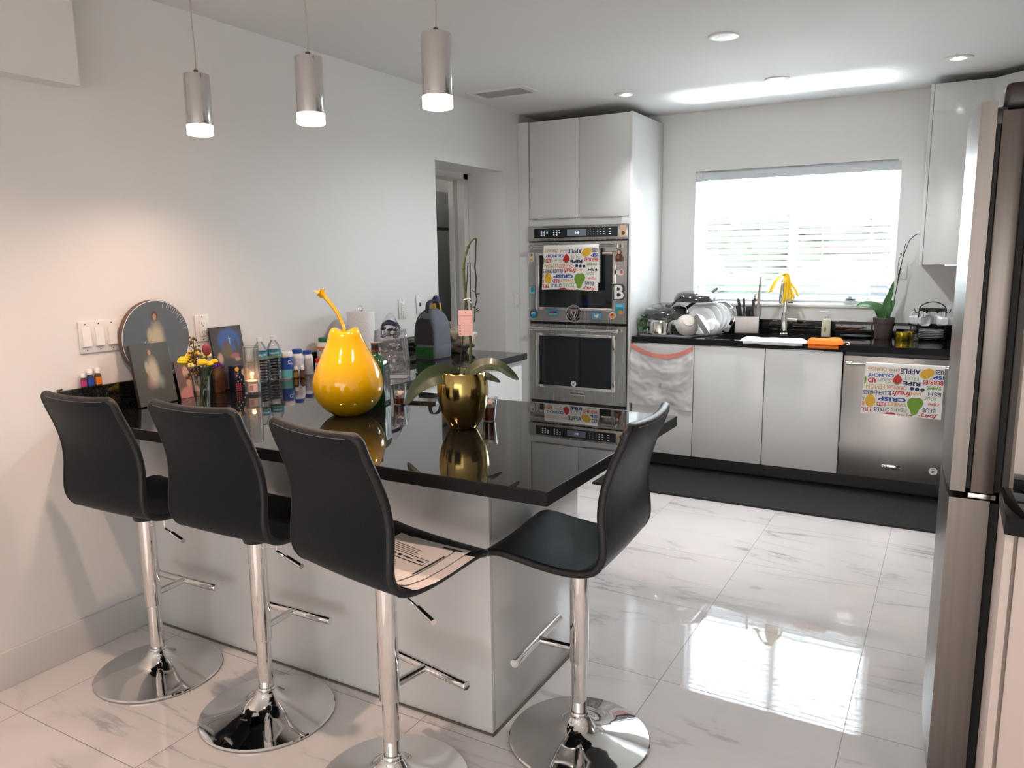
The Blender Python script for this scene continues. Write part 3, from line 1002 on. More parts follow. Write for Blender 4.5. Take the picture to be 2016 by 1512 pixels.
def oven_door(z0, z1, gz0, gz1, hz, nm):
    b = BM()
    x0, x1, gx0, gx1 = OX0 + .010, OX1 - .003, 0.150, 0.780
    zz0, zz1 = gz0 - .022, gz1 + .022
    for (a0, a1, c0, c1) in ((x0, gx0, z0, z1), (gx1, x1, z0, z1), (gx0, gx1, z0, zz0), (gx0, gx1, zz1, z1)):
        box(b, a0, a1, -0.012, 0.028, c0, c1)
    bmesh.ops.remove_doubles(b, verts=b.verts[:], dist=1e-5)
    d = obj(nm, b, M['steel_h'], t)
    b = BM()
    for (a0, a1, c0, c1) in ((gx0, .178, zz0, zz1), (.752, gx1, zz0, zz1), (.178, .752, zz0, gz0), (.178, .752, gz1, zz1)):
        box(b, a0 + .0005, a1 - .0005, -0.0150, 0.020, c0 + .0005, c1 - .0005, bev=.002)
    obj('window_frame', b, M['polished'], d)
    b = BM(); box(b, .176, .754, -0.008, 0.012, gz0 - .002, gz1 + .002); obj('door_glass', b, M['black_glass'], d)
    b = BM(); tube(b, [(0.128, -0.055, hz), (0.800, -0.055, hz)], 0.0115, 14)
    for xx in (0.135, 0.792):
        lathe(b, [(0, -.018), (.0135, -.018), (.015, -.012), (.015, .012), (.0135, .018), (0, .018)], 16, T(xx, -0.055, hz) @ R(PI / 2, 'Y'))
        tube(b, [(xx, -0.055, hz), (xx, -0.011, hz)], 0.009, 10)
    obj('handle', b, M['polished'], d)
    return d
d1 = oven_door(1.016, 1.588, 1.122, 1.494, 1.553, 'upper_door')
d2 = oven_door(0.428, 0.996, 0.545, 0.910, 0.966, 'lower_door')
b = BM(); box(b, .425, .540, -0.0155, -0.012, .482, .511, bev=.001); text(b, 'KitchenAid', .095, .0135, T(.4825, -.0160, .4965) @ R(PI / 2, 'X'), 1, .03)
obj('badge', b, [M['polished'], M['ink']], d2)
b = sticker_bm(.021); s_ = obj('sticker', b, [M['white'], M['navy'], M['red']], d2, (.455, -.0085, .565), (PI / 2, 0, 0)); s_['label'] = 'round white sticker'
b = BM(); box(b, OX0 + .02, OX1 - .004, -.008, .029, .404, .422); obj('vent_strip', b, M['black'], t)
b, ms = towel_mesh(0.428, 0.306, 0.25, 0, 0.0138, 0.0)
tag(obj('dish_towel', b, ms, loc=(.459, 5.035, 1.553)), 'white word-print dish towel hanging on the upper oven handle', 'towel')

# magnets on the oven doors
YM = 5.0778
def flat_print(name, label, x, z, w_, h_, base, bits, th=.005, cat='magnet', tilt=0.0, y=YM, poly=None):
    b = BM()
    if poly is None:
        box(b, -w_ / 2, w_ / 2, -h_ / 2, h_ / 2, 0, th, bev=.0008, seg=1)
    else:
        prism(b, poly, 0, th)
    ms = [base]
    for k, (pl, m_) in enumerate(bits):
        if m_ not in ms:
            ms.append(m_)
        blob2d(b, pl, lambda p, k=k: Vector((p.x, p.y, th + .0003 + .0001 * k)), ms.index(m_))
    o = obj(name, b, ms, loc=(x, y, z), rot=(PI / 2, tilt, 0))
    return tag(o, label, cat, 'magnets on the double oven')
sk = mat('skin_print', (0.55, 0.36, 0.26), .5); teal = mat('teal_print', (0.01, 0.22, 0.24), .4); blu = mat('magnet_blue', (0.02, 0.20, 0.42), .4); aqua = mat('aqua', (.15, .50, .55), .4); tan = mat('tan', (.50, .38, .24), .5); dkb = mat('dark_brown', (.07, .025, .015), .5)
q = lambda x0, x1, y0, y1: [(x0, y0), (x1, y0), (x1, y1), (x0, y1)]
flat_print('fridge_magnet', 'tan card magnet at the right end of the oven control panel', .828, 1.655, .045, .078, tan, [(ell(0, .01, .014, .02, 12), sk), (ell(.004, -.015, .012, .014, 12), dkb)], y=5.0778)
flat_print('fridge_magnet', 'small cream card magnet at the top left of the upper oven door', .115, 1.485, .038, .064, M['porc_cream'], [(q(-.014, .01, .008, .02), tan), (ell(.006, .014, .006, .01, 10), dkb), (q(-.012, .014, -.026, -.014), M['lemon'])])
flat_print('fridge_magnet', 'small square teal and purple magnet on the left oven door edge', .124, 1.243, .042, .062, mat('purple_edge', (.14, .05, .22), .5), [(q(-.018, .018, -.028, .028), aqua), (ell(0, .004, .013, .02, 12), teal)])
flat_print('fridge_magnet', 'round blue dolphin-colour magnet at the lower left of the upper oven', .131, 1.068, .06, .06, mat('deep_teal', (.01, .10, .15), .35), [(ell(.004, -.006, .020, .018, 16), blu), (ell(-.008, .006, .011, .007, 12, .6), M['porc_cream']), (ell(.010, .006, .008, .010, 12), aqua)], th=.008, poly=ell(0, 0, .030, .031, 28))
flat_print('fridge_magnet', 'blue and green wavy beach magnet left of the black badge', .292, 1.079, .072, .046, blu, [(q(-.034, .034, -.012, -.004), M['sage']), (q(-.024, .030, -.002, .012), M['navy']), (ell(-.004, .004, .010, .005, 10), M['red'])], tilt=-.05)
flat_print('fridge_magnet', 'rectangular slate blue butterfly magnet right of the black badge', .637, 1.066, .080, .058, mat('slate_blue', (.07, .14, .22), .4), [(q(-.035, .035, -.024, .024), mat('grey_blue', (.12, .26, .34), .4)), ([(-.02, .014), (-.004, .002), (.006, .014), (.018, .012), (.012, -.008), (0, -.014), (-.012, -.004)], M['porc_cream'])])
flat_print('fridge_magnet', 'round cream and orange food magnet at the lower right', .758, 1.073, .05, .05, M['porc_cream'], [(ell(0, 0, .018, .018, 20), M['orange_p']), (ell(-.004, .004, .010, .006, 10, .5), M['darkred']), (ell(.005, -.004, .005, .005, 10), M['lemon'])], th=.008, poly=ell(0, 0, .024, .024, 24))
flat_print('fridge_magnet', 'dark brown teddy-like figure magnet at the upper right of the oven door', .805, 1.487, .05, .08, dkb, [(ell(0, .024, .011, .012, 14), sk), (ell(-.006, -.008, .012, .014, 14), mat('bronze_print', (.22, .10, .05), .4))], th=.012, poly=[(-.024, -.04), (.024, -.04), (.027, -.01), (.014, .01), (.014, .034), (0, .042), (-.013, .034), (-.014, .012), (-.026, -.005)])
flat_print('fridge_magnet', 'small pair of cream mitten magnets with red patches', .802, 1.372, .07, .048, M['porc_cream'], [(ell(.022, .004, .012, .014, 14), mat('dusty_red', (.42, .12, .10), .5)), (ell(-.024, .002, .007, .016, 12), dkb)], th=.008, poly=[(-.034, -.016), (-.004, -.012), (.002, -.020), (.034, -.016), (.036, .010), (.022, .024), (.004, .012), (-.012, .012), (-.024, .024), (-.036, .012)])
b = BM(); text(b, 'B', .070, .098, T(0, 0, .0065), 1, .02); prism(b, [(-.044, -.056), (.022, -.056), (.044, -.034), (.042, -.006), (.034, .002), (.042, .012), (.040, .038), (.022, .056), (-.044, .056), (-.044, .036), (-.032, .036), (-.032, -.036), (-.044, -.036)], 0, .006)
tag(obj('letter_magnet', b, [M['grey_kick'], M['white']], loc=(.806, YM, 1.237), rot=(PI / 2, 0, 0)), 'large white letter B magnet outlined in dark grey', 'magnet', 'magnets on the double oven')
flat_print('fridge_magnet', 'beach scene magnet below the letter B at the oven edge', .812, 1.120, .056, .074, blu, [(q(-.026, .026, .012, .032), aqua), (q(-.026, .026, -.010, .004), teal), (ell(.008, -.024, .022, .014, 12), M['orange_p']), (ell(-.006, -.020, .010, .010, 10), M['grass'])], th=.010)
b = BM(); lathe(b, [(0, 0), (.062, 0), (.062, .003), (0, .003)], 48)
def ring2(bm, r0, r1, z, mi):
    n = 48
    A = [bm.verts.new((r0 * math.cos(2 * PI * k / n), r0 * math.sin(2 * PI * k / n), z)) for k in range(n)]
    B_ = [bm.verts.new((r1 * math.cos(2 * PI * k / n), r1 * math.sin(2 * PI * k / n), z)) for k in range(n)]
    for k in range(n):
        bm.faces.new((A[k], A[(k + 1) % n], B_[(k + 1) % n], B_[k])).material_index = mi
ring2(b, .0600, .0620, .0034, 1); ring2(b, .0435, .0445, .0034, 1)
for s_, r_, a0, a1, up in (('CLUB INTERNACIONAL DE FUTBOL', .0525, 214, -34, 1), ('MMXX', .0525, 250, 290, 0)):
    n = len(s_)
    for k, ch in enumerate(s_):
        if ch == ' ':
            continue
        a = math.radians(a0 + (a1 - a0) * (k + .5) / n)
        text(b, ch, .0052 if ch != 'I' else .0015, .0075, T(r_ * math.cos(a), r_ * math.sin(a), .0036) @ R(a + (-PI / 2 if up else PI / 2), 'Z'), 1, .02)
sh = [(-.031, .029), (-.016, .033), (0, .030), (.016, .033), (.031, .029), (.029, -.004), (.018, -.026), (0, -.040), (-.018, -.026), (-.029, -.004)]
blob2d(b, sh, lambda p: Vector((p.x, p.y, .0033)), 2)
blob2d(b, [(x * .9, y * .9) for x, y in sh], lambda p: Vector((p.x, p.y, .0036)), 0)
text(b, 'MIAMI', .040, .0085, T(0, .021, .0039), 2, .03)
for sx in (-1, 1):
    blob2d(b, [(sx * x, y) for x, y in ((.001, -.020), (.004, -.004), (.012, .003), (.014, .010), (.010, .012), (.018, .013), (.017, .002), (.010, -.006), (.007, -.018), (.005, -.030), (.002, -.030))], lambda p: Vector((p.x, p.y, .0039)), 1)
tag(obj('badge_magnet', b, [M['black'], M['white'], mat('pale_pink', (.62, .38, .42), .5)], loc=(.459, YM, 1.078), rot=(PI / 2, 0, 0)), 'round black club crest magnet centred between the two oven doors', 'magnet', 'magnets on the double oven')

# ---------------- upper cabinets right of the window
t = thing('wall_cabinet', 'white glossy wall cabinet right of the kitchen window', 'cabinet', (2.632, 5.40, 0))
b = BM(); box(b, 0.0, 0.018, -0.018, YB - 5.401, 1.405, 2.462, bev=.001); obj('side_panel', b, M['white_gloss'], t)
b = BM(); box(b, 0.0185, 0.33, 0.002, YB - 5.401, 1.415, 2.460); obj('carcass', b, M['white_gloss'], t)
b = BM(); box(b, 0.0205, 0.328, -0.018, 0.001, 1.410, 2.460, bev=.0015); d = obj('door', b, M['white_gloss'], t)
b = BM(); box(b, .14, .30, -.016, .004, 1.404, 1.4095); obj('edge_pull', b, M['polished'], d)
t = thing('wall_cabinet', 'white diagonal corner wall cabinet behind the top of the refrigerator', 'cabinet', (2.964, 5.40, 0))
b = BM(); prism(b, [(0.0, 0.002), (0.28, -0.28), (0.58, -0.28), (0.58, 0.327), (0.0, 0.327)], 1.415, 2.460); obj('carcass', b, M['white_gloss'], t)
b = BM(); box(b, 0.002, 0.385, -0.019, -0.001, 1.410, 2.460, bev=.0015, M=R(-PI / 4, 'Z')); obj('door', b, M['white_gloss'], t)
t = thing('wall_cabinet', 'white wall cabinet on the right wall above the refrigerator', 'cabinet', (3.244, 3.18, 0))
b = BM(); box(b, 0.02, 0.30, 0, 1.93, 1.95, 2.460); obj('carcass', b, M['white_gloss'], t)
for k in range(3):
    b = BM(); box(b, 0.0, 0.019, .643 * k + .002, .643 * k + .641, 1.948, 2.462, bev=.0015); obj('door', b, M['white_gloss'], t)

# ---------------- refrigerator
FY0, FY1, FX, FH = 2.275, 3.13, 2.858, 1.845
t = thing('refrigerator', 'bronze-grey stainless steel refrigerator at the right edge', 'refrigerator', (0, FY0, 0))
b = BM(); box(b, 2.972, 3.54, 0.012, .845, 0.03, 1.80, bev=.006); obj('body', b, M['fridge_body'], t)
FW = FY1 - FY0
def bow(y):
    q = (y - FW / 2) / (FW / 2)
    return FX + 0.0 - 0.024 * (1 - q * q)
def bowed(y0, y1, z0, z1, xin, m_side, nm, topcurve=0.0):
    b = BM()
    n = 14
    ys = [y0 + (y1 - y0) * k / n for k in range(n + 1)]
    poly = [(bow(y), y) for y in ys] + [(xin, y1), (xin, y0)]
    prism(b, poly, z0, z1)
    es = [e for e in b.edges if abs(e.verts[0].co.x - xin) > .004 or abs(e.verts[1].co.x - xin) > .004]
    es = [e for e in es if len(e.link_faces) == 2 and e.calc_face_angle(0) > .6]
    bmesh.ops.bevel(b, geom=es, offset=0.004, segments=2, profile=.5, affect='EDGES')
    b.normal_update()
    for f in b.faces:
        f.material_index = 1 if f.normal.x < -.8 else 0
    return obj(nm, b, [m_side, M['fridge_front']], t, angle=.5)
for k, (y0, y1) in enumerate(((0.0, FW / 2 - .002), (FW / 2 + .002, FW))):
    d = bowed(y0, y1, 0.868, FH, 2.893, M['fridge_steel'], 'outer_door')
    b = BM(); box(b, 2.904, 2.956, y0 + .001, y1 - .001, 0.868, FH - .022, bev=.004); obj('inner_door', b, M['fridge_steel'], t)
    b = BM(); box(b, 2.8945, 2.903, y0 + .014, y1 - .014, 0.875, FH - .05); obj('gasket', b, M['black_rubber'], t)
    b = BM(); box(b, 2.889, 2.915, (y0 + .004) if k == 0 else y1 - .03, (y0 + .03) if k == 0 else y1 - .004, FH - .055, FH - .015, bev=.002); obj('hinge_link', b, M['black'], t)
d = bowed(0.0, FW, 0.06, 0.850, 2.950, M['fridge_steel'], 'freezer_drawer')
b = BM(); box(b, 2.951, 2.971, .02, FW - .02, .07, .84); box(b, 2.957, 2.971, .02, FW - .02, .87, FH - .06); obj('body_gasket', b, M['black_rubber'], t)
b = BM(); box(b, 2.905, 2.99, 0.006, 0.16, FH - .018, FH + .042, bev=.014, seg=3); _hc = mat('brown_black_plastic', (.035, .026, .028), .35); obj('hinge_cover', b, _hc, t)
b = BM(); box(b, 2.905, 2.99, FW - .16, FW - .006, FH - .018, FH + .042, bev=.014, seg=3); obj('hinge_cover', b, _hc, t)
b = BM(); box(b, 2.90, 2.962, .004, .03, .8525, .8655, bev=.001); lathe(b, [(0, 0), (.008, 0), (.008, .012), (0, .012)], 12, T(2.93, .016, .8535)); obj('centre_hinge', b, M['polished'], t)
b = BM(); box(b, 2.93, 3.53, .03, .83, .001, .028); obj('foot_grille', b, M['black'], t)

# ---------------- counter at the right edge
t = thing('coffee_counter', 'beige base cabinet with a black top at the far right edge', 'cabinet', (2.962, 1.911, 0))
b = BM(); box(b, 0.0, 1.50, 0.0, 0.252, CZ - .040, CZ, bev=.003); edge_slot(obj('countertop', b, M['granite'], t))
b = BM(); box(b, 0.026, 1.50, 0.232, 0.253, CZ + .0005, CZ + .035); obj('upstand', b, M['granite'], t)
b = BM(); box(b, 0.003, 0.020, 0.012, 0.252, 0.001, CZ - .041, bev=.001); obj('side_panel', b, M['cream_cab'], t)
b = BM(); box(b, 0.0205, 1.49, 0.04, 0.252, 0.10, CZ - .041); obj('carcass', b, M['cream_cab'], t)
b = BM(); box(b, 0.028, 0.50, 0.018, 0.039, 0.104, CZ - .046, bev=.002); obj('door', b, M['cream_cab'], t)

# ---------------- kitchen mat
b = BM()
prism(b, [(0.84, 4.545), (3.1, 4.545), (3.1, 5.20), (0.90, 5.20), (0.90, 5.085), (0.84, 5.085)], 0.001, 0.013)
tag(obj('kitchen_mat', b, M['rubber_mat']), 'long black cushioned mat on the floor before the sink', 'mat')

# ================================================================ BAR STOOLS
PROF = [(-0.224, .425), (-0.205, .375), (-0.178, .315), (-0.156, .250), (-0.148, .185), (-0.152, .120), (-0.150, .068), (-0.125, .026), (-0.078, .008), (-0.015, .004), (0.055, .010), (0.120, .020), (0.175, .027), (0.205, .022), (0.222, .008)]
def make_stool(label, zs):
    t = thing('bar_stool', label, 'stool', (0, 0, 0), 0, 'black bar stools around the breakfast bar')
    pc = smooth([(0, y, z) for y, z in PROF], 5)
    cum = [0.0]
    for a_, b_ in zip(pc, pc[1:]):
        cum.append(cum[-1] + (b_ - a_).length)
    Lp = cum[-1]
    def at(v):
        s = v * Lp
        for k in range(len(cum) - 1):
            if cum[k + 1] >= s:
                f = (s - cum[k]) / max(cum[k + 1] - cum[k], 1e-9)
                return pc[k].lerp(pc[k + 1], f)
        return pc[-1].copy()
    def hw(v):
        s = v * Lp
        w_ = 0.178 + 0.016 * math.exp(-((v - .42) / .25) ** 2) + 0.010 * v
        rc = 0.024 if s < Lp / 2 else 0.040
        for d in (s, Lp - s):
            if d < rc:
                w_ -= rc - math.sqrt(max(rc * rc - (rc - d) ** 2, 0))
        return w_
    nv = 64
    vv = [0.0] + [0.5 - 0.5 * math.cos(PI * k / nv) for k in range(1, nv)] + [1.0]
    def S3(u, v, off=0.0):
        k = v * nv
        i = min(int(k), nv - 1)
        v2 = vv[i] + (vv[i + 1] - vv[i]) * (k - i)
        p = at(v2)
        e = 0.004
        tng = at(min(v2 + e, 1)) - at(max(v2 - e, 0))
        tng.normalize()
        n = Vector((0, -tng.z, tng.y))      # towards the sitter
        if n.y < 0 and abs(n.y) > abs(n.z):
            n = -n
        if n.z < 0 and abs(n.z) >= abs(n.y):
            n = -n
        x = (2 * u - 1) * hw(v2)
        q = (2 * u - 1)
        back = max(0.0, 1 - v2 / .5)
        lift = (0.016 * back * q * q) + 0.004 * q * q * (1 - back)
        return Vector((x, p.y, p.z)) + n * (lift + off)
    b = BM()
    sheet(b, lambda u, v: S3(u, v, .010), 18, nv)
    sheet(b, lambda u, v: S3(1 - u, v, -.010), 18, nv)
    # rounded rim joining the two faces
    def loop(off, grow=0.0):
        pts = []
        for k in range(nv + 1):
            pts.append(S3(0, k / nv, off))
        for k in range(1, 18):
            pts.append(S3(k / 18, 1, off))
        for k in range(nv, -1, -1):
            pts.append(S3(1, k / nv, off))
        for k in range(17, 0, -1):
            pts.append(S3(k / 18, 0, off))
        return pts
    sh = obj('seat_shell', b, M['leather'], t, (0, 0, zs), angle=1.2)
    b = BM()
    A, B_, C_ = loop(.010), loop(-.010), loop(0.0)
    n = len(A)
    cen = Vector((0, 0, .2))
    ring = []
    for k in range(n):
        tg = (C_[(k + 1) % n] - C_[k - 1]).normalized()
        nn = (A[k] - B_[k]).normalized()
        o_ = tg.cross(nn)
        if k == 0:
            sgn = 1 if o_.x < 0 else -1
        o_ = o_ * sgn
        ring.append([b.verts.new(C_[k] + nn * .0118 * math.cos(a) + o_ * .009 * math.sin(a)) for a in (-.35, 0.15, .7, 1.25, PI / 2 + .3, PI - .7, PI - .15, PI + .35)])
    for k in range(n):
        for j in range(7):
            b.faces.new((ring[k][j], ring[k][j + 1], ring[(k + 1) % n][j + 1], ring[(k + 1) % n][j]))
    rim = obj('edge_binding', b, M['piping'], t, (0, 0, zs), angle=1.4)
    b = BM()
    pts = [S3(.04 + .92 * k / 60, 0.018, -.0125) for k in range(61)]
    for k in range(0, 60):
        p0, p1 = pts[k], pts[k].lerp(pts[k + 1], .55)
        tube(b, [p0, p1], .0008, 4)
    obj('stitching', b, M['thread'], t, (0, 0, zs))
    b = BM(); box(b, -.06, .06, -.045, .075, zs - .022, zs - .008, bev=.003); lathe(b, [(0, zs - .045), (.040, zs - .045), (.046, zs - .022), (0, zs - .022)], 24); obj('seat_bracket', b, M['black'], t)
    b = BM(); lathe(b, [(0, .262), (.0285, .262), (.0292, .266), (.0285, zs - .046), (0, zs - .046)], 28); obj('upper_column', b, M['chrome'], t)
    b = BM(); lathe(b, [(0, .070), (.0235, .070), (.0235, .2615), (0, .2615)], 28); obj('lower_column', b, M['chrome'], t)
    b = BM(); lathe(b, [(0, .001), (.214, .001), (.2185, .003), (.2195, .007), (.216, .011), (.19, .0165), (.15, .024), (.11, .033), (.08, .043), (.058, .055), (.044, .068), (.036, .080), (.033, .086), (.026, .090), (.0245, .090)], 64); obj('base', b, M['chrome'], t)
    b = BM(); lathe(b, [(.0245, .0895), (.030, .0895), (.031, .093), (.029, .097), (.0245, .097)], 28, closed=True); obj('column_collar', b, M['chrome'], t)
    f_ = thing_part('footrest', t)
    b = BM(); tube(b, [(0, .024, .300), (0, .135, .300)], .0125, 14); obj('arm', b, M['chrome'], f_)
    b = BM(); lathe(b, [(0, -.166), (.012, -.166), (.0135, -.164), (.0135, .164), (.012, .166), (0, .166)], 18, T(0, .140, .300) @ R(PI / 2, 'Y')); obj('crossbar', b, M['chrome'], f_)
    b = BM(); tube(b, smooth([(.055, .030, zs - .022), (.056, .030, zs - .072), (.062, .028, zs - .082), (.130, .010, zs - .088)], 6), .0038, 10); l_ = obj('height_lever', b, M['chrome'], t)
    b = BM(); tube(b, [(.116, .014, zs - .0868), (.196, -.008, zs - .094)], .0080, 12); obj('lever_grip', b, M['chrome'], l_)
    return t
def thing_part(name, parent):
    o = bpy.data.objects.new(name, None)
    o.empty_display_size = .03
    COL.objects.link(o)
    o.parent = parent
    return o
ST = [((0.386, 1.647, 0), 0.036, .630, 'black leather bar stool nearest the left wall, its back to the viewer'),
      ((0.941, 1.649, 0), 0.027, .645, 'black leather bar stool in the middle of the front row of three'),
      ((1.530, 1.568, 0), -0.187, .652, 'black leather bar stool with papers lying on its seat'),
      ((1.909, 2.015, 0), 1.618, .618, 'black leather bar stool at the end of the bar facing left')]
for loc, rz, zs, lab in ST:
    s_ = make_stool(lab, zs)
    s_.location = loc
    s_.rotation_euler = (0, 0, rz)

# papers on the third stool
def papers():
    loc, rz, zs, _ = ST[2]
    zt = zs + .0185
    def sheet_of(name, label, pts, dz, lines, mm):
        b = BM()
        def P(x, y):
            zs_ = PROF[-1][1]
            for (ya, za), (yb, zb) in zip(PROF[6:], PROF[7:]):
                if ya <= y <= yb:
                    zs_ = za + (zb - za) * (y - ya) / (yb - ya)
            zz = zs + zs_ + .0115 + dz + .004 * (x / .19) ** 2 + .003 * max(0, x - .1) * 10 * .1
            return Vector((x, y, zz))
        (x0, y0), (x1, y1), (x2, y2), (x3, y3) = pts
        def f(u, v):
            x = (x0 * (1 - u) + x1 * u) * (1 - v) + (x3 * (1 - u) + x2 * u) * v
            y = (y0 * (1 - u) + y1 * u) * (1 - v) + (y3 * (1 - u) + y2 * u) * v
            return P(x, y)
        sheet(b, f, 14, 18, .0006)
        for (u0, v0, u1, v1) in lines:
            a = [f(u0, v0), f(u1, v0), f(u1, v1), f(u0, v1)]
            n = 10
            for k in range(n):
                q0, q1 = u0 + (u1 - u0) * k / n, u0 + (u1 - u0) * (k + 1) / n
                vs = [b.verts.new(f(*p_) + Vector((0, 0, .0012))) for p_ in ((q0, v0), (q1, v0), (q1, v1), (q0, v1))]
                b.faces.new(vs).material_index = 1
        o = obj(name, b, [mm, M['ink']], loc=loc, rot=(0, 0, rz), angle=1.2)
        return tag(o, label, 'paper', 'papers on the bar stool seat')
    sheet_of('paper_sheet', 'bottom white sheet hanging over the right edge of the stool seat', [(-.01, -.128), (.218, -.095), (.208, .140), (-.03, .11)], .0012, [], mat('rosy_paper', (.80, .74, .72), .7))
    sheet_of('paper_sheet', 'grey-striped folded sheet between the other papers on the seat', [(-.05, -.124), (.178, -.112), (.176, .158), (-.04, .145)], .0042, [(.80, .30, .83, .95), (.60, .93, .92, .955)], M['paper'])
    ln = [(.04, .60, .90, .612), (.04, .71, .90, .718), (.04, .60, .046, .71), (.894, .60, .90, .71), (.70, .622, .702, .70), (.40, .64, .46, .68)]
    for k in range(9):
        ln.append((.10, .30 + .03 * k, .22 + .15 * ((k * 7) % 5) / 5, .307 + .03 * k))
        ln.append((.45, .30 + .03 * k, .52 + .12 * ((k * 3) % 4) / 4, .306 + .03 * k))
    for k in range(4):
        ln.append((.10, .74 + .03 * k, .62, .746 + .03 * k))
    ln.append((.05, .645, .36, .675)); ln.append((.50, .65, .66, .672)); ln.append((.74, .65, .86, .675))
    sheet_of('paper_sheet', 'top white printed form with black ruled boxes on the stool seat', [(-.085, -.126), (.142, -.120), (.140, .125), (-.085, .140)], .0072, ln, M['paper'])
papers()

# ================================================================ CEILING
def pendant(x, y, zb, label):
    t = thing('pendant_light', label, 'lamp', (x, y, 0), 0, 'three chrome pendants over the bar')
    b = BM(); lathe(b, [(.040, zb + .035), (.0445, zb + .035), (.0445, zb + .205), (.043, zb + .208), (0.0, zb + .208), (0, zb + .204), (.040, zb + .204)], 40, closed=False); obj('shade', b, M['pend_chrome'], t)
    b = BM(); lathe(b, [(0, zb + .0005), (.040, zb + .0005), (.0445, zb + .003), (.0445, zb + .0345), (0, zb + .0345)], 40)
    obj('glowing_diffuser', b, mat('warm_glowing_acrylic', (1, .9, .8), .3, emit=(1.0, .66, .46), estr=2.0), t)
    b = BM(); lathe(b, [(0, zb + .2085), (.008, zb + .2085), (.008, zb + .222), (.005, zb + .224), (0, zb + .224)], 16); obj('cord_grip', b, M['grey_kick'], t)
    b = BM(); tube(b, smooth([(0, 0, zb + .223), (.002, 0, zb + .30), (-.003, 0, zb + .40), (-.001, 0, H - .02)], 6), .0023, 8); obj('cord', b, mat('clear_grey_cord', (.42, .39, .36), .35), t)
    b = BM(); lathe(b, [(0, H - .022), (.05, H - .022), (.052, H - .018), (.052, H - .001), (0, H - .001)], 32); obj('canopy', b, M['pend_chrome'], t)
    l_ = light('pendant_beam', 'SPOT', (x, y, zb - .004), 3.2, WARM, (x, y, 0), spot_size=2.5, spot_blend=0.75, shadow_soft_size=0.035)
    return t
pendant(.453, 1.95, 1.928, 'chrome cylinder pendant lamp nearest the left wall')
pendant(.985, 1.95, 1.917, 'chrome cylinder pendant lamp in the middle of the row')
pendant(1.482, 1.95, 1.917, 'chrome cylinder pendant lamp farthest from the left wall')

def can(x, y, label, lit):
    t = thing('recessed_light', label, 'ceiling light', (x, y, H), 0, 'recessed ceiling lights')
    b = BM(); lathe(b, [(.040, -.0005), (.040, -.006), (.060, -.009), (.070, -.006), (.073, -.0005)], 40, closed=True); obj('trim_ring', b, M['white'], t)
    b = BM()
    if lit:
        lathe(b, [(0, -.004), (.026, -.005), (.039, -.004), (.039, -.0005), (0, -.0005)], 28); obj('gimbal', b, M['white'], t)
        b = BM(); lathe(b, [(0, -.0125), (.020, -.0105), (.026, -.0055), (0, -.0055)], 24); obj('lamp', b, mat('cool_led', (1, 1, 1), .3, emit=(1.0, .97, .90), estr=4.0), t)
        light('downlight_beam', 'SPOT', (x, y, H - .02), 5.5, (.98, .99, 1.0), (x + (.25 if x < 1 else 0), y, 0), spot_size=1.35, spot_blend=.9, shadow_soft_size=.03)
    else:
        lathe(b, [(0, -.012), (.030, -.011), (.0395, -.006), (.0395, -.0005), (0, -.0005)], 28); obj('lens', b, mat('pale_lens', (.72, .78, .78), .25, emit=(.9, 1, .97), estr=.06), t)
        light('disc_fill_light', 'SPOT', (x, y, H - .014), 16.5, (.97, .99, 1.0), (x, y, 0), spot_size=2.9, spot_blend=.5, shadow_soft_size=.06)  # added kitchen fill; the disc itself appears unlit
can(.925, 4.856, 'lit recessed downlight above the oven tower', True)
can(1.840, 4.935, 'lit recessed downlight in the bright patch before the window', True)
can(2.766, 4.938, 'lit recessed downlight near the right wall cabinet', True)
can(1.802, 3.857, 'flush white ceiling disc light in the middle of the kitchen', False)
t = thing('air_vent', 'white rectangular air grille in the ceiling near the left wall', 'vent', (.305, 4.374, H))
b = BM()
for (x0, x1, y0, y1) in ((-.205, .205, -.118, -.085), (-.205, .205, .085, .118), (-.205, -.165, -.085, .085), (.165, .205, -.085, .085)):
    box(b, x0, x1, y0, y1, -.010, -.0005)
obj('frame', b, M['white'], t)
b = BM()
for k in range(15):
    box(b, -.165, .165, -.006, .006, -.0008, .0008, M=T(0, -.078 + .0111 * k, -.006) @ R(.6, 'X'))
obj('louvres', b, mat('vent_grey', (.50, .50, .49), .5), t)

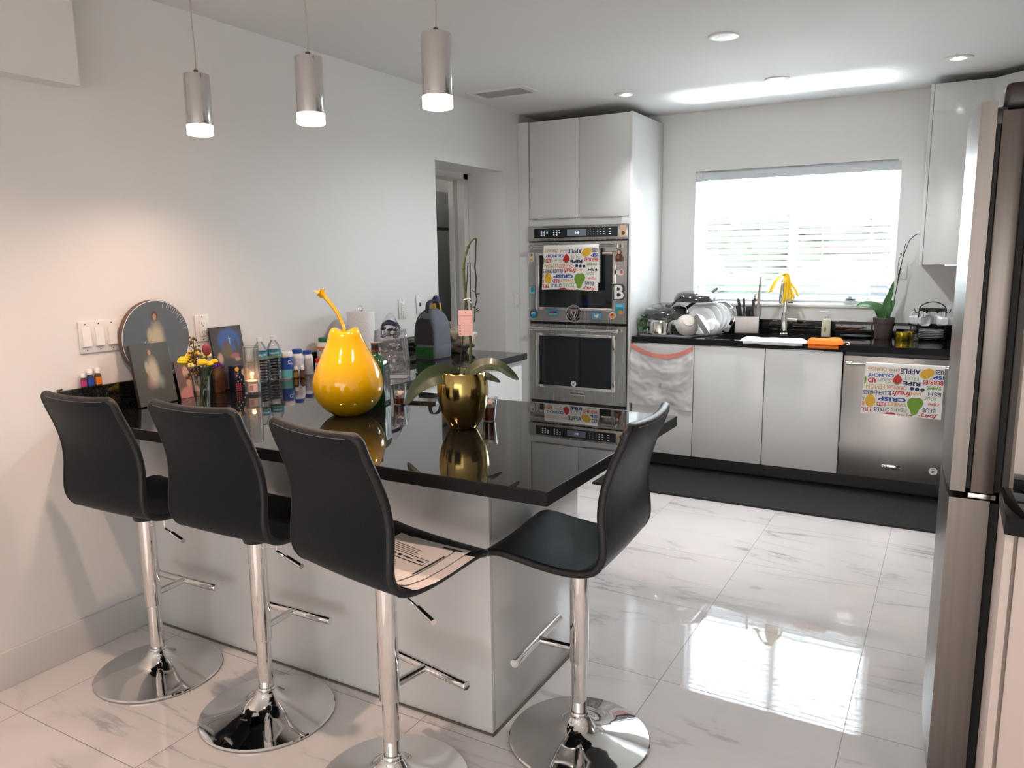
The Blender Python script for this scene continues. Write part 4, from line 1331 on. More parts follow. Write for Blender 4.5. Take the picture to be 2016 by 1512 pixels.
# ================================================================ WALL PLATES
def plate(name, label, cat, y0, y1, z0, z1, kind, n=1):
    t = thing(name, label, cat, (0.0005, (y0 + y1) / 2, (z0 + z1) / 2))
    hw_, hh = (y1 - y0) / 2, (z1 - z0) / 2
    b = BM(); box(b, 0, .006, -hw_, hw_, -hh, hh, bev=.003); obj('plate', b, M['plate_white'], t)
    if kind == 'rocker':
        for k in range(n):
            yc = -hw_ + 2 * hw_ * (k + .5) / n
            b = BM(); box(b, .006, .0075, yc - .0185, yc + .0185, -.036, .036); obj('rocker_frame', b, M['white'], t)
            b = BM(); prism(b, [(.0075, -.034), (.0135, -.034), (.0085, .034), (.0075, .034)], yc - .0165, yc + .0165, M=Matrix(((1, 0, 0, 0), (0, 0, 1, 0), (0, 1, 0, 0), (0, 0, 0, 1)))); obj('rocker', b, M['white'], t)
    elif kind == 'outlet':
        b = BM(); box(b, .006, .010, -.0165, .0165, -.034, .034, bev=.001)
        for zc in (-.019, .019):
            for dy, hh2 in ((-.006, .0045), (.006, .0035)):
                box(b, .0098, .0104, dy - .0011, dy + .0011, zc + .002 - hh2, zc + .002 + hh2, mi=1)
            lathe(b, [(0, .0098), (.0023, .0098), (.0023, .0104), (0, .0104)], 10, T(0, 0, zc - .0085) @ R(PI / 2, 'Y'), mi=1)
        box(b, .0098, .0108, -.006, .006, -.003, .003)
        obj('receptacle', b, [M['white'], M['black']], t)
    elif kind == 'jack':
        b = BM(); box(b, .006, .0085, -.008, .008, -.011, .011, bev=.001); obj('port', b, M['navy'], t)
    b = BM()
    for k in range(n):
        yc = -hw_ + 2 * hw_ * (k + .5) / n
        for zc in (-.049, .049):
            if hh > .05:
                lathe(b, [(0, .0055), (.0028, .0055), (.0022, .0072), (0, .0074)], 10, T(0, yc, zc) @ R(PI / 2, 'Y'))
    obj('screws', b, M['grey_kick'], t)
    return t
plate('switch_plate', 'white four-gang light switch plate at the left end of the bar', 'switch', 1.703, 1.913, 1.147, 1.268, 'rocker', 4)
plate('wall_outlet', 'white power outlet behind the flower vase', 'outlet', 2.215, 2.288, 1.141, 1.256, 'outlet')
plate('wall_outlet', 'white power outlet above the clear plastic bag', 'outlet', 3.630, 3.700, 1.135, 1.250, 'outlet')
plate('jack_plate', 'white wall plate with a blue data port near the doorway', 'wall plate', 3.802, 3.872, 1.150, 1.265, 'jack')
plate('switch_plate', 'white single switch plate between the doorway and the oven tower', 'switch', 5.018, 5.088, 1.112, 1.236, 'rocker')
for nm_, lab, x0, x1, z0, z1 in (('wall_outlet', 'white power outlet behind the thin orchid stem right of the window', 2.488, 2.556, 1.310, 1.425), ('wall_outlet', 'white power outlet behind the cup rack', 2.60, 2.67, 1.045, 1.160)):
    t = plate(nm_, lab, 'outlet', -(x1 - x0) / 2, (x1 - x0) / 2, -(z1 - z0) / 2, (z1 - z0) / 2, 'outlet')
    t.location = ((x0 + x1) / 2, YB - .0005, (z0 + z1) / 2)
    t.rotation_euler = (0, 0, -PI / 2)

# ================================================================ THINGS ON THE BAR
# --- yellow ceramic pear
t = thing('ceramic_pear', 'big glossy yellow ceramic pear with a long curved stem', 'decoration', (.921, 2.138, CZ + .0005), YAW)
pp = [(0, .004), (.045, .0), (.060, .004), (.085, .020), (.108, .045), (.1225, .075), (.128, .105), (.1255, .135), (.117, .165), (.103, .195), (.086, .225), (.071, .252), (.0605, .275), (.054, .293), (.047, .306), (.036, .3125), (.024, .310), (.012, .302), (0, .296)]
pq = [(p_.x, p_.z) for p_ in smooth([(r, 0, z) for r, z in pp], 3)]
b = BM(); vs = lathe(b, [(max(r, 0), z) for r, z in pq], 56)
for v in b.verts:
    if v.co.z > .20:
        a = math.atan2(v.co.y, v.co.x)
        f_ = (v.co.z - .20) / .11
        k_ = 1 + .10 * f_ * math.cos(2 * a + .3)
        v.co.x *= k_; v.co.y *= k_
        v.co.z += .007 * f_ * math.cos(2 * a)
        v.co.x -= .004 * f_
obj('body', b, M['yellow'], t, angle=1.5)
b = BM()
sp = smooth([(-.002, 0, .292), (-.008, 0, .325), (-.027, 0, .372), (-.054, 0, .412), (-.074, 0, .435), (-.083, 0, .447)], 6)
n_ = len(sp)
tube(b, sp, [.0055 + .003 * (k / n_) + .006 * max(0, k / n_ - .75) / .25 for k in range(n_)], 14)
for v in b.verts:
    d = (v.co - sp[-1])
    if d.length < .018:
        v.co += Vector((-.004, 0, .006)) * (1 if d.x > 0 else .1) + d * .35
prism(b, [(-.014, 0), (.006, -.008), (.016, .014), (.004, .007), (-.022, .010)], -.006, .006, M=T(-.085, 0, .446) @ R(PI / 2, 'X'))
obj('stem', b, M['yellow'], t, angle=1.3)

# --- gold pot orchid
t = thing('potted_orchid', 'orchid without blooms in a polished gold pot on the bar', 'plant', (1.425, 2.135, CZ + .0005), YAW)
gp = [(0, .0), (.040, .0), (.048, .004), (.062, .024), (.0755, .052), (.0835, .082), (.0855, .108), (.083, .133), (.078, .150), (.0745, .158), (.0725, .1595), (.0705, .157), (.074, .146), (.078, .130), (.080, .105), (.07, .10), (0, .10)]
b = BM(); lathe(b, [(p_.x, p_.z) for p_ in smooth([(r, 0, z) for r, z in gp[:10]], 3)] + gp[10:], 56)
for v in b.verts: v.co.z *= 1.19
obj('pot', b, M['gold'], t)
UPZ = (0, 0, .029)
b = BM(); lathe(b, [(0, .138), (.05, .137), (.0745, .132), (.0745, .128), (0, .128)], 24)
for k in range(26):
    a, r = random.uniform(0, 6.28), random.uniform(0, .062)
    ball(b, (r * math.cos(a), r * math.sin(a), .139), random.uniform(.006, .012), 1, sz=.6)
obj('potting_bark', b, M['soil'], t, UPZ)
def leaf(bm, pts, wmax, th=.0022, fold=.18, nu=10, nv=22, side=None, tip=.55):
    sp = smooth(pts, 8)
    m_ = len(sp) - 1
    def f(u, v):
        k = v * m_
        i = min(int(k), m_ - 1)
        p = sp[i].lerp(sp[i + 1], k - i)
        tg = (sp[min(i + 1, m_)] - sp[max(i - 1, 0)]).normalized()
        sd = tg.cross(Vector(side) if side else Vector((0, 0, 1)))
        if sd.length < 1e-4:
            sd = Vector((0, 1, 0))
        sd.normalize()
        n = sd.cross(tg)
        w_ = wmax * (math.sin(PI * min(max(v, 0) ** tip, 1)) ** .75 if 0 < v < 1 else 0) + .0015
        q = 2 * u - 1
        return p + sd * (w_ * q) + n * (abs(q) * w_ * fold)
    return sheet(bm, f, nu, nv, th)
LV = [([(-.012, -.01, .140), (-.055, -.035, .158), (-.105, -.06, .150), (-.150, -.08, .115), (-.180, -.09, .066)], .034, (0, -1, .45)),
      ([(.000, -.015, .135), (.030, -.035, .165), (.075, -.05, .190), (.125, -.06, .185), (.165, -.065, .158), (.186, -.065, .142)], .027, (0, -.6, .8)),
      ([(.014, .01, .142), (.050, .0, .150), (.090, -.01, .143), (.126, -.01, .126)], .017, (0, -.7, .7)),
      ([(-.005, .02, .140), (-.03, .06, .158), (-.05, .105, .150), (-.06, .15, .12)], .028, None)]
for pts, w_, sd in LV:
    b = BM(); leaf(b, pts, w_, side=sd); obj('leaf', b, M['leaf'], t, UPZ, angle=1.2)
b = BM()
fs = smooth([(.018, .0, .138), (.026, .0, .18), (.029, .0, .25), (.026, .0, .32), (.015, .0, .42), (.012, .0, .50), (.020, .0, .545), (.033, .0, .580), (.047, .0, .596), (.055, 0, .598)], 6)
tube(b, fs, [.0052 - .0022 * k / len(fs) for k in range(len(fs))], 10)
for k in (9, 20, 30, 40):
    ball(b, fs[k], .0062, 1)
obj('flower_spike', b, M['stem'], t, UPZ)
b = BM()
ds = [(.055, 0, .596), (.052, 0, .575), (.051, 0, .53), (.0485, 0, .505), (.052, 0, .47), (.049, 0, .425), (.053, 0, .40), (.046, 0, .375), (.045, 0, .345), (.042, 0, .325)]
tube(b, ds, [.0028, .0028, .0025, .0026, .0022, .0026, .0022, .0022, .002, .0015], 7)
for z_, dx in ((.425, -.012), (.415, .013), (.372, -.010), (.366, .006), (.47, .003), (.36, .010)):
    tube(b, [(.049, 0, z_), (.049 + dx, .002, z_ + .004)], .0016, 5)
obj('dried_spray', b, M['dry'], t, UPZ)
b = BM(); tube(b, [(-.014, -.005, .130), (.004, 0, .27), (.021, 0, .45), (.026, 0, .52)], .0017, 7); tube(b, [(.032, .004, .132), (.033, .004, .52)], .0015, 6)
obj('support_stake', b, M['dry'], t, UPZ)
b = BM(); tube(b, smooth([(.010, -.006, .398), (.022, -.008, .402), (.032, -.002, .400), (.024, .007, .399), (.012, .004, .397)], 4, True), .0022, 6, closed=True); tube(b, [(.026, -.007, .398), (.036, -.012, .388)], .0018, 5); obj('plant_tie', b, M['porc_cream'], t, UPZ)
b = BM(); box(b, -.008, .0375, -.0135, -.0130, .282, .366)
for (x0, x1, z0, z1) in ((-.004, .034, .349, .3498), (-.004, .034, .324, .3248), (-.004, .034, .347, .3478), (-.004, -.0034, .324, .348), (.0334, .034, .324, .348), (.004, .034, .316, .3166), (.004, .034, .3065, .3071), (.004, .034, .297, .2976), (.004, .034, .288, .2886)):
    box(b, x0, x1, -.0138, -.0136, z0, z1, mi=1)
for k in range(4):
    box(b, -.0055, -.0015, -.0138, -.0136, .2865 + .0093 * k, .2905 + .0093 * k, mi=2)
ball(b, (.0145, -.0136, .359), .0018, 1, mi=2)
tube(b, [(.0145, -.0136, .36), (.014, -.006, .375), (.010, 0, .392)], .0006, 4, mi=2)
k_ = obj('plant_tag', b, [M['pink'], M['salmon'], M['darkred']], t, UPZ); k_['label'] = 'pale pink care tag'

# --- square green bottle
t = thing('liquor_bottle', 'square dark green liquor bottle partly behind the yellow pear', 'bottle', (.868, 2.362, CZ + .0005), YAW - .24)
b = BM()
def rrect(hx, hy, r, n=5):
    out = []
    for cx, cy, a0 in ((hx - r, hy - r, 0), (-hx + r, hy - r, PI / 2), (-hx + r, -hy + r, PI), (hx - r, -hy + r, 3 * PI / 2)):
        for k in range(n + 1):
            a = a0 + PI / 2 * k / n
            out.append((cx + r * math.cos(a), cy + r * math.sin(a)))
    return out
def loft(bm, secs, mi=0, cap=True):
    rings = [[bm.verts.new((x, y, z)) for x, y in poly] for poly, z in secs]
    for a, c in zip(rings, rings[1:]):
        n = len(a)
        for k in range(n):
            f = bm.faces.new((a[k], a[(k + 1) % n], c[(k + 1) % n], c[k]))
            f.material_index = mi
    if cap:
        for r_ in (rings[0], rings[-1]):
            bm.faces.new(r_).material_index = mi
    return [v for r_ in rings for v in r_]
rc_ = lambda r: [(r * math.cos(2 * PI * (k + .5) / 24), r * math.sin(2 * PI * (k + .5) / 24)) for k in range(24)]
loft(b, [(rrect(.043, .036, .008), 0), (rrect(.045, .038, .009), .004), (rrect(.045, .038, .009), .150), (rrect(.043, .036, .012), .168), (rrect(.033, .029, .016), .182), (rrect(.018, .018, .0175), .190), (rrect(.0155, .0155, .0153), .196), (rrect(.0145, .0145, .0143), .206)])
obj('glass_body', b, M['green_glass'], t, angle=.7)
b = BM(); box(b, .0451, .0456, -.024, .024, .012, .145, bev=.0); box(b, -.03, .03, -.0386, -.0381, .02, .13)
text(b, 'Jägermeister', .105, .020, T(.0459, .0, .080) @ R(PI / 2, 'Z') @ R(PI / 2, 'X') @ R(-PI / 2, 'Z'), 1, .01)
k_ = obj('label', b, [M['black'], mat('embossed_grey', (.22, .24, .22), .4)], t)
b = BM(); lathe(b, [(0, .206), (.0165, .206), (.0165, .212), (.0155, .2125), (.0155, .234), (.0165, .2345), (.0165, .240), (0, .240)], 28)
for f in b.faces:
    f.material_index = 1 if f.calc_center_median().z > .234 else (2 if f.calc_center_median().z < .212 else 0)
obj('cap', b, [M['black'], mat('cap_bronze', (.32, .20, .10), .35, .6), M['darkred']], t)

# --- iced drinks
def cup(label, x, y, fill, rz=0, grp='plastic cups with iced drinks'):
    t = thing('plastic_cup', label, 'cup', (x, y, CZ + .0005), rz, grp)
    b = BM(); lathe(b, [(0, 0), (.0215, 0), (.0225, .002), (.0295, .078), (.0315, .079), (.0315, .083), (.0290, .0835), (.0285, .079), (.0215, .004), (0, .003)], 32); obj('cup_wall', b, M['glass'], t)
    b = BM(); lathe(b, [(0, .0035), (.0208, .0042), (.0208 + .07 * fill, .0042 + fill), (0, .0042 + fill)], 28); obj('drink', b, mat('amber_drink', (.30, .055, .012), .1, coat=.4, col2=(.16, .02, .005), nscale=30), t)
    b = BM()
    for k in range(9):
        a = k * 2.4
        box(b, -.008, .008, -.008, .008, -.007, .007, bev=.003, M=T(.010 * math.cos(a), .010 * math.sin(a), fill + .010 + .0035 * k * .5) @ R(k * 1.1, 'X') @ R(k * .7, 'Z'))
    obj('ice', b, mat('melting_ice', (.80, .70, .64), .15, coat=.4), t)
cup('clear plastic cup with ice and amber drink beside the green bottle', .972, 2.372, .022)
cup('clear plastic cup with dark drink half hidden behind the gold pot', 1.448, 2.262, .045)
# --- phone
t = thing('smartphone', 'dark slim smartphone lying flat behind the orchid leaf', 'phone', (1.015, 2.455, CZ + .0005), .20)
b = BM(); vs = prism(b, rrect(.075, .036, .008), 0, .0085); bmesh.ops.bevel(b, geom=b.edges[:], offset=.001, segments=1, affect='EDGES'); obj('case', b, M['black'], t)
b = BM(); prism(b, rrect(.072, .033, .006), .0086, .0092); obj('screen', b, mat('phone_screen', (.10, .11, .11), .08), t)
b = BM()
for k in range(7):
    box(b, .012 + .008 * k, .016 + .008 * k, -.0366, -.0361, .003, .006)
obj('side_studs', b, M['polished'], t)

# --- bottles on the upstand ledge
def lathe_bottle(name, label, cat, x, y, z, prof_body, mbody, prof_cap, mcap, labels=(), grp=None, rz=YAW):
    t = thing(name, label, cat, (x, y, z), rz, grp)
    b = BM(); lathe(b, prof_body, 28); obj('bottle', b, mbody, t)
    if prof_cap:
        b = BM(); lathe(b, prof_cap, 28); obj('cap', b, mcap, t)
    for (r, z0, z1, m_, txt) in labels:
        b = BM()
        lathe(b, [(r, z0), (r + .0004, z0), (r + .0004, z1), (r, z1)], 32, closed=True)
        ms = [m_]
        for (s, w_, h_, zc, ac, mm) in txt:
            ms.append(mm)
            def wp(p, r=r, zc=zc, ac=ac):
                a = -PI / 2 + ac + p.x / r
                return Vector(((r + .0008) * math.cos(a), (r + .0008) * math.sin(a), zc + p.y))
            text(b, s, w_, h_, None, len(ms) - 1, .02, 0, wp)
        obj('label', b, ms, t)
    return t
def oil(label, x, y, z, s, mbody, mlab, grp='small oil bottles'):
    return lathe_bottle('oil_bottle', label, 'bottle', x, y, z + .0005,
        [(0, 0), (.0105 * s, 0), (.0112 * s, .001), (.0112 * s, .034 * s), (.008 * s, .040 * s), (.0065 * s, .042 * s), (0, .042 * s)], mbody,
        [(0, .0425 * s), (.0088 * s, .0425 * s), (.0088 * s, .058 * s), (.0075 * s, .060 * s), (0, .060 * s)], M['white'],
        [(.0114 * s, .005 * s, .030 * s, mlab, [('oil', .007 * s, .004 * s, .018 * s, .0, M['black'])] if False else [])], grp)
zl = CZ + .1005
oil('magenta oil bottle at the left on the granite upstand', .0140, 1.697, zl, .88, M['amber'], M['magenta'])
oil('blue oil bottle in the middle of three on the granite upstand', .0140, 1.724, zl, 1.08, M['navy'], M['blue'])
oil('orange oil bottle at the right of three on the granite upstand', .0140, 1.754, zl, 1.12, M['amber'], M['orange_p'])
b = BM(); ball(b, (0, 0, .003), .0075, 2, sy=1.6, sz=.42); ball(b, (.001, .008, .005), .004, 1); tag(obj('dried_petal', b, M['dry'], loc=(.011, 1.605, zl + .0003)), 'tiny dark dried petal at the left end of the upstand', 'petal')
t = thing('small_box', 'tiny red and blue box on the upstand behind the green bottle', 'box', (.0105, 3.33, zl + .0005))
b = BM(); box(b, -.009, .009, -.030, .030, 0, .030, bev=.001); obj('carton', b, M['navy'], t)
b = BM(); box(b, .0092, .0096, -.030, -.012, .004, .026); obj('red_end', b, M['red'], t)

# --- round plaque, panels and cards (plain painted stand-ins)
def painted(name, base, c_fig, c_a, c_b, dark):
    """Soft painted panel: dark ground, pale central form, faint tinted patches."""
    m = bpy.data.materials.new(name)
    m.use_nodes = True
    nt = m.node_tree
    L = nt.links.new
    bs = nt.nodes['Principled BSDF']
    bs.inputs['Roughness'].default_value = .35
    tc = nt.nodes.new('ShaderNodeTexCoord')
    def patch(cx, cz, rx, rz, soft):
        mp = nt.nodes.new('ShaderNodeMapping')
        mp.inputs['Location'].default_value = (0, -cx / rx, -cz / rz)
        mp.inputs['Scale'].default_value = (0, 1 / rx, 1 / rz)
        L(tc.outputs['Object'], mp.inputs[0])
        ln = nt.nodes.new('ShaderNodeVectorMath'); ln.operation = 'LENGTH'
        L(mp.outputs[0], ln.inputs[0])
        rg = nt.nodes.new('ShaderNodeMapRange')
        rg.inputs[1].default_value = 1 - soft; rg.inputs[2].default_value = 1.0
        rg.inputs[3].default_value = 1; rg.inputs[4].default_value = 0
        L(ln.outputs['Value'], rg.inputs[0])
        return rg.outputs[0]
    ns = nt.nodes.new('ShaderNodeTexNoise'); ns.inputs['Scale'].default_value = 18
    L(tc.outputs['Object'], ns.inputs['Vector'])
    cur = None
    m0 = nt.nodes.new('ShaderNodeMix'); m0.data_type = 'RGBA'
    m0.inputs[6].default_value = (*base, 1); m0.inputs[7].default_value = (*dark, 1)
    L(ns.outputs['Fac'], m0.inputs[0])
    cur = m0.outputs[2]
    for (cx, cz, rx, rz, soft, colr, amt) in c_fig:
        mk = patch(cx, cz, rx, rz, soft)
        mu = nt.nodes.new('ShaderNodeMath'); mu.operation = 'MULTIPLY'; mu.inputs[1].default_value = amt
        L(mk, mu.inputs[0])
        mx = nt.nodes.new('ShaderNodeMix'); mx.data_type = 'RGBA'
        L(mu.outputs[0], mx.inputs[0]); L(cur, mx.inputs[6]); mx.inputs[7].default_value = (*colr, 1)
        cur = mx.outputs[2]
    L(cur, bs.inputs['Base Color'])
    return m
cream, rose, mint, brn, skn = (.50, .43, .30), (.45, .22, .20), (.28, .38, .34), (.10, .05, .03), (.46, .28, .19)
robed = [(-.004, .060, .013, .020, .3, brn, 1), (-.004, .058, .0075, .012, .35, skn, 1), (0, -.02, .034, .075, .55, cream, .9), (-.028, .0, .012, .03, .5, cream, .7), (-.024, -.062, .020, .035, .9, rose, .6), (.028, -.062, .022, .035, .9, mint, .6)]
t = thing('round_plaque', 'round blue-grey religious plaque leaning on the wall above the upstand', 'plaque', (.0275, 2.004, CZ + .1008 + .156))
b = BM(); lathe(b, [(0, 0), (.156, 0), (.156, .018), (.152, .020), (0, .020)], 72, R(PI / 2, 'Y') @ T(0, 0, -.0105)); obj('board', b, mat('brown_wood_edge', (.12, .07, .05), .5), t)
b = BM(); lathe(b, [(0, .0098), (.1515, .0098), (.1515, .0108), (0, .0108)], 72, R(PI / 2, 'Y'))
obj('printed_face', b, painted('painted_blue_grey', (.11, .135, .15), [(y_ * 1.15, (z_ + .012) * 1.25, rx * 1.25, rz * 1.25, s_, c_, a_) for y_, z_, rx, rz, s_, c_, a_ in robed], 0, 0, (.095, .115, .13)), t)
b = BM(); tube(b, [(.0105, .1525 * math.cos(2 * PI * k / 72), .1525 * math.sin(2 * PI * k / 72)) for k in range(72)], .0014, 6, closed=True); obj('rim_line', b, M['paper'], t)
b = BM()
for k in range(16):
    a = .25 + .07 * k
    tube(b, [(.0118, r * math.cos(a), r * math.sin(a)) for r in (.124 + .006 * (k % 3), .147)], [.0004, .0009], 4)
obj('shrink_wrap', b, M['white'], t)

lean = math.atan2(.037, .236)
t = thing('picture_panel', 'small dark green-grey religious picture panel leaning before the round plaque', 'picture', (.104, 1.944, CZ + .0036), 0)
t.rotation_euler = (0, -lean, .09)
b = BM(); box(b, -.014, 0, -.090, .090, 0, .243, bev=.001); obj('board', b, mat('dark_panel_edge', (.03, .02, .018), .5), t)
b = BM(); box(b, .0002, .0010, -.089, .089, .001, .242)
for v in b.verts: v.co.z -= .12
obj('painted_face', b, painted('painted_green_grey', (.060, .060, .045), [(y_, z_ + .03, rx, rz, s_, c_, a_ * .9) for y_, z_, rx, rz, s_, c_, a_ in robed], 0, 0, (.045, .047, .037)), t, (0, 0, .12))
b = BM(); tube(b, [(-.007 + .0, .006 * math.cos(2 * PI * k / 16), .247 + .006 * math.sin(2 * PI * k / 16)) for k in range(16)], .0012, 6, closed=True); obj('hanging_ring', b, M['polished'], t)

t = thing('portrait_card', 'portrait print of a bearded man in pink behind the flower vase', 'picture', (.077, 2.120, CZ + .001), 0)
t.rotation_euler = (0, -.22, .0)
b = BM(); box(b, -.003, 0, -.055, .055, 0, .155)
for v in b.verts: v.co.z -= .08
obj('card', b, painted('painted_portrait', (.13, .075, .065), [(-.006, .03, .034, .046, .35, (.17, .075, .04), 1), (-.008, .026, .018, .030, .35, skn, 1), (-.008, .002, .017, .022, .6, (.13, .055, .03), .9), (0, -.075, .062, .050, .2, (.42, .17, .16), 1), (-.002, -.020, .016, .018, .4, skn, .9)], 0, 0, (.10, .06, .055)), t, (0, 0, .08), None)
t.children[0].rotation_euler = (0, 0, 0)
b = BM(); box(b, -.012, .012, -.032, .032, 0, .115, bev=.001); tag(obj('teal_book', b, mat('dark_teal_cover', (.012, .035, .042), .4), loc=(.060, 2.212, CZ + .0005), rot=(0, 0, .1)), 'dark teal book standing behind the flower vase', 'book')

t = thing('picture_panel', 'tall dark blue night-scene picture leaning on the wall behind the candle', 'picture', (.072, 2.352, CZ + .0022), 0)
t.rotation_euler = (0, -.17, .0)
b = BM(); box(b, -.008, 0, -.086, .086, 0, .278, bev=.001); obj('board', b, mat('black_panel_edge', (.012, .010, .010), .5), t)
b = BM(); box(b, .0002, .0010, -.085, .085, .001, .277)
for v in b.verts: v.co.z -= .14
obj('painted_face', b, painted('painted_night', (.045, .03, .026), [(.01, .075, .068, .060, .25, (.025, .075, .26), 1), (.012, .075, .0035, .03, .8, (.5, .6, .7), .8), (.0125, .083, .014, .003, .8, (.5, .6, .7), .7), (-.008, .030, .040, .042, .5, (.09, .075, .03), 1), (-.010, .058, .014, .02, .4, (.11, .05, .03), 1), (.045, .050, .012, .035, .5, (.05, .03, .02), 1), (.028, .005, .032, .016, .5, (.34, .11, .08), .9), (-.052, .000, .018, .030, .5, skn, .9), (.04, -.012, .02, .012, .5, skn, .8)], 0, 0, (.03, .02, .018)), t, (0, 0, .14))
t = thing('dark_book', 'dark brown patterned book standing left of the navy tin', 'book', (.098, 2.248, CZ + .0005), 0)
b = BM(); box(b, -.016, .0, -.026, .026, 0, .112, bev=.001); obj('cover', b, mat('brown_cover', (.045, .018, .010), .4, col2=(.11, .05, .02), nscale=25), t)
b = BM()
for k in range(14):
    ball(b, (random.uniform(-.012, .012), random.uniform(-.032, .022), .113 + random.uniform(0, .014)), random.uniform(.005, .009), 1)
tag(obj('purple_flower', b, mat('purple_petals', (.10, .012, .22), .6), loc=(.092, 2.25, CZ + .0006)), 'sprig of purple petals lying on the brown book', 'flower')
t = thing('gift_tin', 'navy tin printed with white stars and beige shapes behind the candle', 'tin', (.128, 2.340, CZ + .0005), -.06)
b = BM(); box(b, -.022, .022, -.052, .052, 0, .112, bev=.003); obj('tin', b, mat('navy_tin', (.010, .014, .035), .3), t)
b = BM()
YZ = lambda p, o=.0224: Vector((o, p.x, p.y))
blob2d(b, [(-.016, .095), (.010, .102), (.030, .088), (.040, .070), (.046, .045), (.030, .038), (.022, .055), (.012, .060), (.016, .040), (.004, .042), (-.006, .066), (-.018, .076)], YZ, 0)
blob2d(b, ell(-.040, .098, .010, .010, 10), YZ, 2)
for (y_, z_) in ((-.036, .080), (-.030, .062), (-.038, .045), (-.020, .050), (-.008, .030), (-.042, .070), (-.014, .088), (.034, .020)):
    blob2d(b, [(y_ + (.005 if k % 2 == 0 else .0016) * math.cos(k * PI / 4), z_ + (.005 if k % 2 == 0 else .0016) * math.sin(k * PI / 4)) for k in range(8)], YZ, 1)
for k in range(4):
    for j in range(3):
        blob2d(b, ell(-.046 + .010 * j, .006 + .009 * k, .0036, .0032, 8), YZ, 3)
obj('printed_front', b, [tan, M['white'], M['lemon'], M['red']], t)

# --- flowers in a glass vase
VX, VY = .455, 1.868
t = thing('glass_vase', 'clear glass tumbler vase of yellow flowers near the left wall', 'vase', (VX, VY, CZ + .0005), YAW)
b = BM(); lathe(b, [(0, 0), (.0225, 0), (.0235, .002), (.0335, .142), (.0335, .145), (.0315, .145), (.0305, .14), (.0225, .040), (.0215, .032), (0, .030)], 36); obj('glass_wall', b, M['glass_body'], t)
b = BM(); lathe(b, [(0, .0315), (.0212, .033), (.0281, .098), (0, .0985)], 30); obj('water', b, M['water'], t)
def flower(name, label, head, kind, mm, r, base=(0, 0)):
    t = thing(name, label, 'flower', (VX, VY, CZ + .0005), YAW, 'cut flowers in the glass vase')
    hx, hy, hz = head
    b = BM(); tube(b, smooth([(base[0], base[1], .034), (base[0] * .6 + hx * .15, base[1] * .6 + hy * .15, .10), (hx * .6, hy * .6, .145), (hx, hy, hz)], 5), .0017, 6); obj('stem', b, M['stem'], t)
    b = BM()
    if kind == 'mum':
        ball(b, (hx, hy, hz + r * .25), r * .85, 2, sz=.8)
        for ring_, (rr, nz, el) in enumerate(((.95, 18, .1), (.78, 14, .5), (.5, 10, .9))):
            for k in range(nz):
                a = 2 * PI * k / nz + ring_ * .2
                d = Vector((math.cos(a) * math.cos(el), math.sin(a) * math.cos(el), math.sin(el) * .8))
                ball(b, Vector((hx, hy, hz + r * .2)) + d * r * .95, r * .28, 1)
        mu = mm
    elif kind == 'tulip':
        lathe(b, [(0, -.003), (.009, 0), (.0145, .012), (.0150, .022), (.0115, .034), (.005, .042), (0, .044)], 20, T(hx, hy, hz))
        for v in b.verts:
            a = math.atan2(v.co.y - hy, v.co.x - hx)
            k_ = 1 + .08 * math.cos(3 * a)
            v.co.x = hx + (v.co.x - hx) * k_; v.co.y = hy + (v.co.y - hy) * k_
        mu = mm
    else:
        for k in range(46):
            q_ = k / 46
            c_ = Vector((hx + random.uniform(-.03, .03) * (1 - q_ * .6), hy + random.uniform(-.02, .02), hz - .07 + q_ * .095))
            ball(b, c_, random.uniform(.0028, .006), 1)
            if k % 3 == 0:
                tube(b, [(hx * .9, hy, c_.z - .012), c_], .0008, 4)
        mu = mm
    obj('bloom', b, mu, t)
ym = mat('mum_yellow', (.75, .47, .01), .6, noise=.25, nscale=60)
flower('cut_flower', 'yellow button mum at the right rim of the bouquet', (.020, -.02, .195), 'mum', ym, .017, (-.008, .0))
flower('cut_flower', 'yellow button mum lower right, half turned away', (.040, -.01, .190), 'mum', ym, .013, (-.010, .004))
flower('cut_flower', 'yellow button mum farthest right in the bouquet', (.050, .012, .196), 'mum', ym, .012, (-.006, .008))
flower('cut_flower', 'large yellow spray mum at the left of the bouquet', (-.046, -.01, .198), 'mum', mat('mum_lemon', (.70, .52, .02), .6, noise=.3, nscale=50), .024, (.008, .0))
flower('cut_flower', 'yellow mum at the top left of the bouquet', (-.026, .012, .220), 'mum', ym, .019, (.006, .006))
flower('cut_flower', 'pale cream bloom in the middle of the bouquet', (.008, .030, .214), 'mum', mat('cream_petals', (.75, .66, .38), .5), .022, (.0, .006))
flower('cut_flower', 'small cream bloom at the front left of the bouquet', (-.020, -.022, .186), 'mum', mat('cream_petals_small', (.75, .62, .25), .5), .014, (.008, -.006))
flower('cut_flower', 'dusky red tulip standing at the right of the bouquet', (.026, .010, .226), 'tulip', mat('tulip_red', (.20, .03, .035), .45, noise=.3, nscale=40), .015, (-.004, .008))
flower('cut_flower', 'tall brown dried filler spray rising above the bouquet', (-.016, .0, .270), 'spray', mat('dried_ochre', (.12, .075, .015), .8), 0, (.006, .0))
flower('cut_flower', 'short brown dried filler spray in front of the bouquet', (-.012, -.02, .215), 'spray', mat('dried_brown', (.09, .045, .015), .8), 0, (.010, -.006))

